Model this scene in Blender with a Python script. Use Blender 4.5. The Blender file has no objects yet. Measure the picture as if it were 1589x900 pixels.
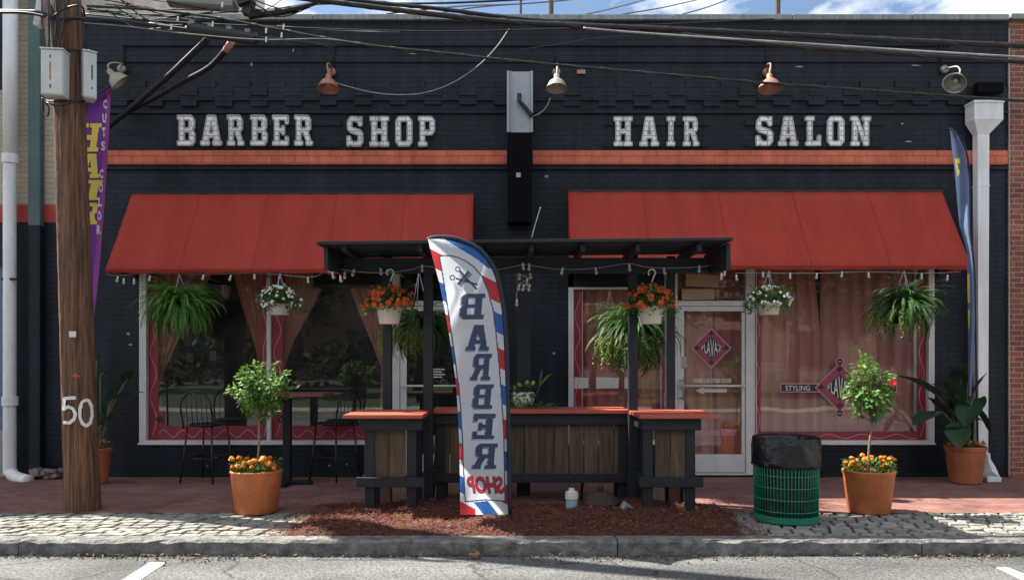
import bpy, math, random
from mathutils import Vector, Matrix
from mathutils.geometry import tessellate_polygon
R = math.radians
sc = bpy.context.scene
COL = sc.collection

# ------------------------------------------------------------------ camera frame
F, D, CX, HY, CZ = 1200.0, 10.0, 794.5, 556.0, 1.533      # metres / photo pixels; facade stands at depth D
def P(px, py, d):
    return Vector(((px - CX) * d / F, d - D, CZ - (py - HY) * d / F))
def X(px, d=D): return (px - CX) * d / F
def Z(py, d=D): return CZ - (py - HY) * d / F
def GD(py): return F * CZ / (py - HY)                     # depth of a point of the pavement

# ------------------------------------------------------------------ materials
def new_mat(name):
    m = bpy.data.materials.new(name); m.use_nodes = True
    nt = m.node_tree; nt.nodes.clear()
    return m, nt
def N(nt, t, **kw):
    n = nt.nodes.new(t)
    for k, v in kw.items(): setattr(n, k, v)
    return n
def L(nt, a, b): nt.links.new(a, b)
def c4(c): return (c[0], c[1], c[2], 1.0)
def sh(c, k): return tuple(max(0.0, min(1.0, v * k)) for v in c)

def M(name, col, rough=.6, var=.18, ns=5.0, bump=.15, bs=40.0, metal=0.0, trans=0.0, spec=.5, island=0.0, col2=None, stretch=None, bdist=.01):
    m, nt = new_mat(name)
    out = N(nt, 'ShaderNodeOutputMaterial'); bs_ = N(nt, 'ShaderNodeBsdfPrincipled')
    geo = N(nt, 'ShaderNodeNewGeometry')
    vec = geo.outputs['Position']
    if stretch:
        mp = N(nt, 'ShaderNodeMapping'); mp.inputs['Scale'].default_value = stretch
        L(nt, vec, mp.inputs['Vector']); vec = mp.outputs['Vector']
    n1 = N(nt, 'ShaderNodeTexNoise'); n1.inputs['Scale'].default_value = ns; n1.inputs['Detail'].default_value = 6
    n1.inputs['Roughness'].default_value = .65
    L(nt, vec, n1.inputs['Vector'])
    rp = N(nt, 'ShaderNodeValToRGB')
    rp.color_ramp.elements[0].position = .3; rp.color_ramp.elements[1].position = .7
    rp.color_ramp.elements[0].color = c4(sh(col, 1 - var)); rp.color_ramp.elements[1].color = c4(sh(col2 or col, 1 + var))
    L(nt, n1.outputs['Fac'], rp.inputs['Fac'])
    colout = rp.outputs['Color']
    if island:
        hv = N(nt, 'ShaderNodeHueSaturation')
        mr = N(nt, 'ShaderNodeMapRange'); mr.inputs['To Min'].default_value = 1 - island; mr.inputs['To Max'].default_value = 1 + island
        L(nt, geo.outputs['Random Per Island'], mr.inputs['Value']); L(nt, mr.outputs['Result'], hv.inputs['Value'])
        L(nt, colout, hv.inputs['Color']); colout = hv.outputs['Color']
    L(nt, colout, bs_.inputs['Base Color'])
    bs_.inputs['Roughness'].default_value = rough; bs_.inputs['Metallic'].default_value = metal
    bs_.inputs['Specular IOR Level'].default_value = spec
    if bump:
        n2 = N(nt, 'ShaderNodeTexNoise'); n2.inputs['Scale'].default_value = bs; n2.inputs['Detail'].default_value = 5
        L(nt, vec, n2.inputs['Vector'])
        bp = N(nt, 'ShaderNodeBump'); bp.inputs['Strength'].default_value = bump; bp.inputs['Distance'].default_value = bdist
        L(nt, n2.outputs['Fac'], bp.inputs['Height']); L(nt, bp.outputs['Normal'], bs_.inputs['Normal'])
    surf = bs_.outputs['BSDF']
    if trans:
        tr = N(nt, 'ShaderNodeBsdfTranslucent'); L(nt, colout, tr.inputs['Color'])
        mx = N(nt, 'ShaderNodeMixShader'); mx.inputs['Fac'].default_value = trans
        L(nt, surf, mx.inputs[1]); L(nt, tr.outputs['BSDF'], mx.inputs[2]); surf = mx.outputs['Shader']
    L(nt, surf, out.inputs['Surface'])
    return m

def brick_mat(name, c1, c2, mortar, *, streak=0.0, bw=.205, rh=.068, ms=.006, axes='xz', rough=.75, bump=.5, wear=None, wear_amt=.0, dirt=.25, offset=.5, dist=.006, spec=.3):
    m, nt = new_mat(name)
    out = N(nt, 'ShaderNodeOutputMaterial'); b = N(nt, 'ShaderNodeBsdfPrincipled')
    geo = N(nt, 'ShaderNodeNewGeometry'); sp = N(nt, 'ShaderNodeSeparateXYZ'); cb = N(nt, 'ShaderNodeCombineXYZ')
    L(nt, geo.outputs['Position'], sp.inputs[0])
    # slight waviness so courses are not ruler-straight
    wn = N(nt, 'ShaderNodeTexNoise'); wn.inputs['Scale'].default_value = 1.6; L(nt, geo.outputs['Position'], wn.inputs['Vector'])
    wv = N(nt, 'ShaderNodeMath', operation='MULTIPLY'); wv.inputs[1].default_value = .018; L(nt, wn.outputs['Fac'], wv.inputs[0])
    ad = N(nt, 'ShaderNodeMath', operation='ADD')
    names = {'x': 'X', 'y': 'Y', 'z': 'Z'}
    u = sp.outputs[names[axes[0]]]; v = sp.outputs[names[axes[1]]]
    if axes == 'xz':
        s = N(nt, 'ShaderNodeMath', operation='ADD'); L(nt, u, s.inputs[0]); L(nt, sp.outputs['Y'], s.inputs[1]); u = s.outputs[0]
    L(nt, v, ad.inputs[0]); L(nt, wv.outputs[0], ad.inputs[1])
    L(nt, u, cb.inputs[0]); L(nt, ad.outputs[0], cb.inputs[1])
    br = N(nt, 'ShaderNodeTexBrick', offset=offset)
    br.inputs['Scale'].default_value = 1; br.inputs['Brick Width'].default_value = bw; br.inputs['Row Height'].default_value = rh
    br.inputs['Mortar Size'].default_value = ms; br.inputs['Mortar Smooth'].default_value = .3; br.inputs['Bias'].default_value = 0
    br.inputs['Color1'].default_value = c4(c1); br.inputs['Color2'].default_value = c4(c2); br.inputs['Mortar'].default_value = c4(mortar)
    L(nt, cb.outputs[0], br.inputs['Vector'])
    n1 = N(nt, 'ShaderNodeTexNoise'); n1.inputs['Scale'].default_value = 1.3; n1.inputs['Detail'].default_value = 8; n1.inputs['Roughness'].default_value = .7
    L(nt, geo.outputs['Position'], n1.inputs['Vector'])
    mr = N(nt, 'ShaderNodeMapRange'); mr.inputs['From Min'].default_value = .3; mr.inputs['From Max'].default_value = .7
    mr.inputs['To Min'].default_value = 1 - dirt; mr.inputs['To Max'].default_value = 1 + dirt
    L(nt, n1.outputs['Fac'], mr.inputs['Value'])
    hs = N(nt, 'ShaderNodeHueSaturation'); L(nt, br.outputs['Color'], hs.inputs['Color']); L(nt, mr.outputs['Result'], hs.inputs['Value'])
    colo = hs.outputs['Color']
    if streak:
        mps = N(nt, 'ShaderNodeMapping'); mps.inputs['Scale'].default_value = (3.2, 3.2, .22); L(nt, geo.outputs['Position'], mps.inputs[0])
        ns_ = N(nt, 'ShaderNodeTexNoise'); ns_.inputs['Scale'].default_value = 2.0; ns_.inputs['Detail'].default_value = 7; ns_.inputs['Roughness'].default_value = .7; L(nt, mps.outputs[0], ns_.inputs['Vector'])
        ms_ = N(nt, 'ShaderNodeMapRange'); ms_.inputs['From Min'].default_value = .32; ms_.inputs['From Max'].default_value = .68; ms_.inputs['To Min'].default_value = 1 - streak; ms_.inputs['To Max'].default_value = 1 + streak * 1.6
        L(nt, ns_.outputs['Fac'], ms_.inputs['Value'])
        h2 = N(nt, 'ShaderNodeHueSaturation'); L(nt, colo, h2.inputs['Color']); L(nt, ms_.outputs[0], h2.inputs['Value']); colo = h2.outputs['Color']
    n3 = N(nt, 'ShaderNodeTexNoise'); n3.inputs['Scale'].default_value = 9; n3.inputs['Detail'].default_value = 9; n3.inputs['Roughness'].default_value = .75
    L(nt, geo.outputs['Position'], n3.inputs['Vector'])
    if wear:
        rp = N(nt, 'ShaderNodeValToRGB'); rp.color_ramp.elements[0].position = .66 - wear_amt * .1; rp.color_ramp.elements[1].position = .78 - wear_amt * .1
        L(nt, n3.outputs['Fac'], rp.inputs['Fac'])
        mx = N(nt, 'ShaderNodeMix', data_type='RGBA'); mx.inputs['B'].default_value = c4(wear)
        mm = N(nt, 'ShaderNodeMath', operation='MULTIPLY'); mm.inputs[1].default_value = .55; L(nt, rp.outputs['Color'], mm.inputs[0])
        L(nt, mm.outputs[0], mx.inputs['Factor']); L(nt, colo, mx.inputs['A']); colo = mx.outputs['Result']
    L(nt, colo, b.inputs['Base Color']); b.inputs['Roughness'].default_value = rough; b.inputs['Specular IOR Level'].default_value = spec
    inv = N(nt, 'ShaderNodeMath', operation='SUBTRACT'); inv.inputs[0].default_value = 1; L(nt, br.outputs['Fac'], inv.inputs[1])
    sm = N(nt, 'ShaderNodeMath', operation='MULTIPLY_ADD'); sm.inputs[1].default_value = .5; L(nt, n3.outputs['Fac'], sm.inputs[0]); L(nt, inv.outputs[0], sm.inputs[2])
    bp = N(nt, 'ShaderNodeBump'); bp.inputs['Strength'].default_value = bump; bp.inputs['Distance'].default_value = dist
    L(nt, sm.outputs[0], bp.inputs['Height']); L(nt, bp.outputs['Normal'], b.inputs['Normal'])
    L(nt, b.outputs['BSDF'], out.inputs['Surface'])
    return m

def glass_mat(name, tint=(.86, .88, .88), ior=1.5):
    m, nt = new_mat(name)
    out = N(nt, 'ShaderNodeOutputMaterial'); t = N(nt, 'ShaderNodeBsdfTransparent'); g = N(nt, 'ShaderNodeBsdfGlossy')
    t.inputs['Color'].default_value = c4(tint); g.inputs['Roughness'].default_value = .012
    geo = N(nt, 'ShaderNodeNewGeometry'); n = N(nt, 'ShaderNodeTexNoise'); n.inputs['Scale'].default_value = .9
    L(nt, geo.outputs['Position'], n.inputs['Vector'])
    bp = N(nt, 'ShaderNodeBump'); bp.inputs['Strength'].default_value = .12; bp.inputs['Distance'].default_value = .02
    L(nt, n.outputs['Fac'], bp.inputs['Height']); L(nt, bp.outputs['Normal'], g.inputs['Normal'])
    lw = N(nt, 'ShaderNodeLayerWeight'); lw.inputs['Blend'].default_value = .5
    pw = N(nt, 'ShaderNodeMath', operation='POWER'); pw.inputs[1].default_value = 4; L(nt, lw.outputs['Facing'], pw.inputs[0])
    fr = N(nt, 'ShaderNodeMath', operation='MULTIPLY_ADD'); fr.inputs[1].default_value = .5; fr.inputs[2].default_value = .075; L(nt, pw.outputs[0], fr.inputs[0])
    mx = N(nt, 'ShaderNodeMixShader'); L(nt, fr.outputs[0], mx.inputs['Fac']); L(nt, t.outputs[0], mx.inputs[1]); L(nt, g.outputs[0], mx.inputs[2])
    df = N(nt, 'ShaderNodeBsdfDiffuse'); df.inputs['Color'].default_value = (.8, .78, .76, 1)
    nd = N(nt, 'ShaderNodeTexNoise'); nd.inputs['Scale'].default_value = 2.2; nd.inputs['Detail'].default_value = 6; L(nt, geo.outputs['Position'], nd.inputs['Vector'])
    md = N(nt, 'ShaderNodeMapRange'); md.inputs['From Min'].default_value = .35; md.inputs['From Max'].default_value = .7; md.inputs['To Min'].default_value = .008; md.inputs['To Max'].default_value = .024; L(nt, nd.outputs['Fac'], md.inputs['Value'])
    m2 = N(nt, 'ShaderNodeMixShader'); L(nt, md.outputs[0], m2.inputs['Fac']); L(nt, mx.outputs[0], m2.inputs[1]); L(nt, df.outputs[0], m2.inputs[2])
    L(nt, m2.outputs[0], out.inputs['Surface'])
    return m

NAVY = (.0072, .0116, .0196)
MT = {}
MT['navy_brick'] = brick_mat('navy painted brick', sh(NAVY, 1.08), sh(NAVY, .95), sh(NAVY, .78), wear=(.045, .055, .072), wear_amt=.85, bump=.9, dirt=.55, rough=.55, spec=.28, streak=.5)
MT['navy_paint'] = M('navy paint', (.007, .0115, .020), .6, .3, 3, .3, 30, spec=.3)
MT['orange_brick'] = brick_mat('orange painted brick', (.58, .150, .085), (.53, .135, .078), (.38, .09, .05), bw=.3, rh=.092, wear=(.20, .05, .03), wear_amt=.6, bump=.8, dirt=.22, streak=.18)
MT['cream_brick'] = brick_mat('cream painted brick', (.50, .43, .33), (.46, .39, .30), (.34, .29, .23), wear=(.24, .19, .15), wear_amt=.2, bump=.6, dirt=.2)
MT['cream_side'] = brick_mat('cream side brick', (.58, .50, .42), (.5, .43, .36), (.34, .29, .25), axes='yz', wear=(.24, .2, .16), wear_amt=.3)
MT['red_brick'] = brick_mat('red brick', (.30, .10, .065), (.20, .065, .045), (.30, .24, .2), ms=.009, wear=(.07, .03, .025), wear_amt=.5, bump=.8, dirt=.35)
MT['red_band'] = M('red band paint', (.40, .045, .035), .6, .2, 4, .3, 20)
MT['walk_brick'] = brick_mat('sidewalk brick', (.275, .135, .112), (.20, .092, .080), (.13, .09, .08), bw=.2, rh=.1, ms=.007, axes='xy', wear=(.33, .2, .16), wear_amt=.3, bump=.6, dirt=.4, rough=.8)
MT['cap'] = M('zinc cap', (.23, .26, .26), .45, .35, 3, .1, 20, metal=.2, stretch=(6, 1, .6))
MT['alu'] = M('white aluminium', (.66, .66, .65), .42, .1, 6, .04, 30)
MT['alu_dark'] = M('grey aluminium', (.36, .37, .38), .4, .15, 6, .04, 30, metal=.4)
MT['white_pipe'] = M('white pvc', (.76, .78, .80), .38, .14, 2.5, .04, 15, stretch=(3, 3, .7))
MT['green_pipe'] = M('green pipe paint', (.055, .105, .105), .45, .25, 2.5, .1, 15)
MT['awning'] = M('red awning canvas', (.375, .047, .034), .82, .13, 1.2, .38, 6, col2=(.39, .05, .036), bdist=.03, spec=.18, stretch=(2.6, .8, .5))
MT['awning_seam'] = M('awning seam', (.24, .026, .022), .8, .1, 3, .1, 300)
MT['black_metal'] = M('black metal', (.008, .009, .011), .42, .3, 9, .08, 40)
MT['box_black'] = M('black sign paint', (.004, .0045, .006), .85, .2, 2, .05, 10, spec=.1)
MT['box_grey'] = M('grey sheet metal', (.34, .37, .39), .4, .14, 2, .06, 10, metal=.3)
MT['letter_face'] = brick_mat('white brick face', (.88, .88, .87), (.74, .74, .74), (.28, .28, .28), bw=.19, rh=.062, ms=.005, bump=.6, wear=(.3, .3, .3), wear_amt=.4)
MT['letter_back'] = M('letter channel grey', (.07, .07, .075), .7, .4, 14, .1, 30)
MT['letter_rim'] = M('letter rim', (.56, .55, .53), .5, .4, 16, .1, 40)
MT['copper'] = M('faded copper lamp', (.36, .17, .115), .5, .22, 9, .1, 40, metal=.25)
MT['beige_lamp'] = M('beige lamp', (.34, .30, .235), .5, .22, 9, .1, 40, metal=.2)
MT['grey_lamp'] = M('galvanised lamp', (.33, .33, .30), .42, .25, 9, .1, 40, metal=.5)
MT['cable'] = M('cable black', (.010, .011, .013), .5, .3, 4, 0, 1)
MT['cable_grey'] = M('cable grey', (.30, .31, .32), .5, .45, 4, 0, 1)
MT['steel'] = M('strand steel', (.16, .17, .18), .45, .3, 8, 0, 1, metal=.5)
MT['util_box'] = M('utility box paint', (.56, .57, .56), .45, .12, 4, .04, 20)
MT['rust'] = M('rust print', (.45, .15, .07), .7, .3, 30, 0)
MT['pinkpipe'] = M('bare copper end', (.42, .22, .18), .55, .2, 10, 0)
MT['dark_wood'] = M('dark stained timber', (.009, .0125, .018), .6, .35, 3, .35, 26, stretch=(6, 6, 1.2))
MT['dark_wood_h'] = M('dark stained rail', (.009, .0125, .018), .6, .35, 3, .35, 26, stretch=(1.2, 6, 6))
MT['raw_wood'] = M('raw timber', (.20, .115, .06), .7, .3, 3, .3, 24, stretch=(8, 8, 1))
MT['plank'] = M('weathered planks', (.07, .046, .027), .75, .36, 3, .5, 22, stretch=(9, 9, .8), island=.38, col2=(.105, .070, .042))
MT['red_top'] = M('red counter paint', (.43, .095, .06), .55, .2, 3, .25, 22, stretch=(1.2, 7, 7))
MT['terracotta'] = M('terracotta plastic', (.56, .165, .055), .55, .22, 5, .2, 22, col2=(.58, .18, .065))
MT['terracotta_dull'] = M('dull terracotta', (.38, .115, .055), .65, .28, 5, .06, 30)
MT['soil'] = M('potting soil', (.03, .02, .014), .95, .4, 30, .8, 60)
MT['cream_pot'] = M('cream plastic pot', (.66, .61, .50), .4, .05, 3, 0)
MT['black_pot'] = M('black plastic pot', (.012, .013, .014), .4, .2, 3, 0)
MT['white_plastic'] = M('white plastic', (.72, .70, .64), .4, .06, 3, 0)
MT['fern'] = M('fern green', (.10, .235, .04), .5, .35, 9, 0, trans=.35, island=.35, spec=.3)
MT['fern_dark'] = M('dark fern green', (.055, .135, .035), .5, .35, 9, 0, trans=.3, island=.35, spec=.3)
MT['fern_lime'] = M('lime trailing green', (.36, .46, .13), .5, .35, 9, 0, trans=.35, island=.3, spec=.3)
MT['leaf_mid'] = M('shrub green', (.115, .245, .05), .5, .3, 12, 0, trans=.35, island=.4, spec=.4)
MT['leaf_dark'] = M('canna green', (.024, .062, .027), .38, .35, 7, 0, trans=.25, island=.3, spec=.4)
MT['leaf_bask'] = M('basket green', (.09, .21, .05), .45, .35, 12, 0, trans=.3, island=.35, spec=.35)
MT['leaf_yellow'] = M('yellow leaf', (.55, .30, .03), .5, .2, 12, 0, trans=.3)
MT['stem'] = M('green stem', (.10, .11, .045), .6, .2, 12, 0)
MT['bark'] = M('pale bark', (.23, .17, .115), .8, .25, 20, .3, 60)
MT['marigold'] = M('marigold orange', (.78, .24, .012), .55, .18, 60, .5, 160, island=.22, trans=.15)
MT['fl_orange'] = M('begonia orange', (.75, .13, .025), .5, .2, 60, 0, island=.28, trans=.3)
MT['fl_red'] = M('hibiscus red', (.72, .045, .03), .5, .2, 60, 0, trans=.3)
MT['fl_white'] = M('impatiens white', (.82, .82, .78), .5, .05, 60, 0, trans=.3)
MT['pole_wood'] = M('utility pole wood', (.085, .038, .022), .85, .8, 3.2, 1.0, 9, stretch=(11, 11, .42), col2=(.185, .092, .055), bdist=.05)
MT['white_spray'] = M('white spray paint', (.74, .72, .68), .7, .12, 30, .2, 60)
MT['red_spray'] = M('red spray paint', (.55, .08, .06), .7, .2, 30, 0)
MT['tag_white'] = M('white tag', (.7, .68, .64), .5, .1, 20, 0)
MT['purple'] = M('purple flag cloth', (.17, .035, .30), .7, .1, 4, 0, trans=.35)
MT['magenta'] = M('magenta flag edge', (.32, .06, .33), .7, .1, 4, 0, trans=.35)
MT['yellow_ink'] = M('yellow ink', (.78, .60, .10), .7, .08, 6, 0, trans=.3)
MT['black_ink'] = M('black ink', (.012, .010, .014), .7, .1, 6, 0, trans=.15)
MT['white_ink'] = M('white ink', (.66, .64, .70), .7, .08, 6, 0, trans=.3)
MT['flag_white'] = M('white flag cloth', (.80, .85, .92), .7, .04, 2, .05, 300, trans=.5)
MT['flag_navy'] = M('navy flag ink', (.05, .075, .145), .7, .1, 4, 0, trans=.3)
MT['flag_blue'] = M('blue flag ink', (.035, .14, .43), .7, .1, 4, 0, trans=.4)
MT['flag_red'] = M('red flag ink', (.58, .045, .05), .7, .1, 4, 0, trans=.4)
MT['sleeve'] = M('flag pole sleeve', (.018, .02, .04), .7, .15, 4, 0)
MT['slate_flag'] = M('slate blue flag', (.14, .20, .34), .6, .2, 5, 0, trans=.3)
MT['bag'] = M('black bin liner', (.006, .007, .010), .36, .2, 5, .85, 11, bdist=.03)
MT['bin_green'] = M('green coated wire', (.014, .20, .12), .42, .15, 5, 0)
MT['cobble'] = M('granite setts', (.235, .228, .20), .85, .35, 14, .5, 40, island=.26, bdist=.008)
MT['joint'] = M('sett joints', (.045, .04, .033), .95, .4, 14, .6, 60)
MT['kerb'] = M('granite kerb', (.115, .115, .11), .85, .5, 9, 1.0, 26, col2=(.17, .165, .15), bdist=.02)
MT['mulch_base'] = M('mulch bed', (.08, .025, .015), .95, .5, 25, .9, 60)
MT['mulch'] = M('red mulch chips', (.155, .044, .023), .85, .3, 30, 0, island=.42)
MT['litter'] = M('dry leaf litter', (.19, .105, .055), .8, .3, 30, 0, island=.5, trans=.15)
MT['curtain'] = M('coral curtain', (.97, .39, .33), .8, .14, 3, .1, 60, trans=.14, stretch=(4, 4, .4))
MT['curtain_red'] = M('red curtain', (.95, .31, .25), .8, .15, 3, .1, 60, trans=.14, stretch=(4, 4, .4))
MT['curtain_pink'] = M('pale coral curtain', (.66, .33, .27), .8, .12, 3, .1, 60, trans=.3, stretch=(4, 4, .4))
MT['vinyl_red'] = M('red vinyl border', (.28, .028, .045), .5, .15, 5, 0)
MT['vinyl_pink'] = M('pink vinyl', (.68, .36, .40), .5, .05, 5, 0)
MT['vinyl_mauve'] = M('mauve vinyl', (.30, .055, .10), .5, .08, 5, 0)
MT['vinyl_black'] = M('black vinyl', (.03, .018, .022), .5, .05, 5, 0)
MT['vinyl_white'] = M('white vinyl', (.70, .68, .66), .5, .05, 5, 0)
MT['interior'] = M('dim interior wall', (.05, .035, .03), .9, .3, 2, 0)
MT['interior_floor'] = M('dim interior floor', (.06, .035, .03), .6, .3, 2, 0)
MT['paper'] = M('paper notice', (.62, .62, .62), .8, .1, 8, 0)
MT['board'] = M('pale plywood', (.42, .30, .21), .8, .25, 3, .2, 20, stretch=(1, 4, 8))
MT['table_red'] = M('red brown table top', (.20, .06, .035), .5, .2, 3, .1, 20)
MT['bulb'] = M('clear bulb', (.42, .42, .40), .12, .05, 3, 0, spec=.8)
MT['teal_can'] = M('pale teal canister', (.30, .55, .52), .5, .15, 12, .1, 30)
MT['wicker'] = M('dark wicker', (.05, .032, .024), .8, .35, 40, .6, 90)
MT['asphalt_paint'] = M('road paint', (.50, .48, .44), .8, .4, 22, .3, 80)
MT['lawn'] = M('lawn', (.04, .065, .02), .9, .4, 3, .6, 60)
MT['concrete'] = M('old concrete', (.34, .32, .29), .9, .2, 3, .3, 50)
MT['bark_dark'] = M('tree bark', (.10, .075, .055), .9, .3, 8, .5, 20)
MT['tree_leaf'] = M('tree leaves', (.035, .062, .018), .6, .3, 4, 0, trans=.3, island=.4)
MT['siding'] = M('brown siding', (.16, .12, .09), .7, .2, 3, .2, 20, stretch=(.5, .5, 9))
MT['far_stucco'] = M('tan stucco', (.34, .25, .20), .9, .2, 2, 0)
MT['far_brick'] = M('dark far brick', (.06, .035, .028), .9, .3, 2, 0)
MT['blind'] = M('blue window blind', (.12, .16, .30), .5, .3, 4, 0, stretch=(.2, .2, 18))
MT['glass'] = glass_mat('window glass')
MT['rubble'] = M('broken brick', (.24, .17, .14), .9, .4, 15, .6, 40)
MT['gutter'] = M('grit', (.09, .07, .055), .95, .4, 20, .5, 60)

def asphalt():
    m, nt = new_mat('asphalt')
    out = N(nt, 'ShaderNodeOutputMaterial'); b = N(nt, 'ShaderNodeBsdfPrincipled'); geo = N(nt, 'ShaderNodeNewGeometry')
    n1 = N(nt, 'ShaderNodeTexNoise'); n1.inputs['Scale'].default_value = 48; n1.inputs['Detail'].default_value = 8
    n2 = N(nt, 'ShaderNodeTexNoise'); n2.inputs['Scale'].default_value = 1.4; n2.inputs['Detail'].default_value = 7
    mp = N(nt, 'ShaderNodeMapping'); mp.inputs['Scale'].default_value = (.35, 1.2, 1)
    L(nt, geo.outputs['Position'], n1.inputs['Vector']); L(nt, geo.outputs['Position'], mp.inputs[0]); L(nt, mp.outputs[0], n2.inputs['Vector'])
    r1 = N(nt, 'ShaderNodeValToRGB'); r1.color_ramp.elements[0].position = .33; r1.color_ramp.elements[1].position = .68
    r1.color_ramp.elements[0].color = (.045, .045, .046, 1); r1.color_ramp.elements[1].color = (.18, .178, .173, 1)
    L(nt, n1.outputs['Fac'], r1.inputs['Fac'])
    mr = N(nt, 'ShaderNodeMapRange'); mr.inputs['From Min'].default_value = .3; mr.inputs['From Max'].default_value = .7; mr.inputs['To Min'].default_value = .6; mr.inputs['To Max'].default_value = 1.3
    L(nt, n2.outputs['Fac'], mr.inputs['Value'])
    hs = N(nt, 'ShaderNodeHueSaturation'); L(nt, r1.outputs[0], hs.inputs['Color']); L(nt, mr.outputs[0], hs.inputs['Value'])
    vd = N(nt, 'ShaderNodeVectorMath', operation='MULTIPLY_ADD'); L(nt, n2.outputs['Color'], vd.inputs[0]); vd.inputs[1].default_value = (.9, .9, 0); L(nt, geo.outputs['Position'], vd.inputs[2])
    vo = N(nt, 'ShaderNodeTexVoronoi', feature='DISTANCE_TO_EDGE'); vo.inputs['Scale'].default_value = .55; L(nt, vd.outputs[0], vo.inputs['Vector'])
    cr_ = N(nt, 'ShaderNodeMapRange'); cr_.inputs['From Max'].default_value = .012; cr_.inputs['To Min'].default_value = .35; cr_.inputs['To Max'].default_value = 1; L(nt, vo.outputs['Distance'], cr_.inputs['Value'])
    n4 = N(nt, 'ShaderNodeTexNoise'); n4.inputs['Scale'].default_value = .8; n4.inputs['Detail'].default_value = 3; L(nt, geo.outputs['Position'], n4.inputs['Vector'])
    m4 = N(nt, 'ShaderNodeMapRange'); m4.inputs['From Min'].default_value = .56; m4.inputs['From Max'].default_value = .68; m4.inputs['To Min'].default_value = 1; m4.inputs['To Max'].default_value = .62; L(nt, n4.outputs['Fac'], m4.inputs['Value'])
    mu = N(nt, 'ShaderNodeMath', operation='MULTIPLY'); L(nt, cr_.outputs[0], mu.inputs[0]); L(nt, m4.outputs[0], mu.inputs[1])
    h3 = N(nt, 'ShaderNodeHueSaturation'); L(nt, hs.outputs[0], h3.inputs['Color']); L(nt, mu.outputs[0], h3.inputs['Value'])
    L(nt, h3.outputs[0], b.inputs['Base Color']); b.inputs['Roughness'].default_value = .85
    bp = N(nt, 'ShaderNodeBump'); bp.inputs['Strength'].default_value = .7; bp.inputs['Distance'].default_value = .006
    L(nt, n1.outputs['Fac'], bp.inputs['Height']); L(nt, bp.outputs[0], b.inputs['Normal'])
    L(nt, b.outputs[0], out.inputs['Surface'])
    return m
MT['asphalt'] = asphalt()
MT['joint_grey'] = M('grey far sidewalk', (.30, .29, .27), .9, .2, 3, 0)

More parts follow.
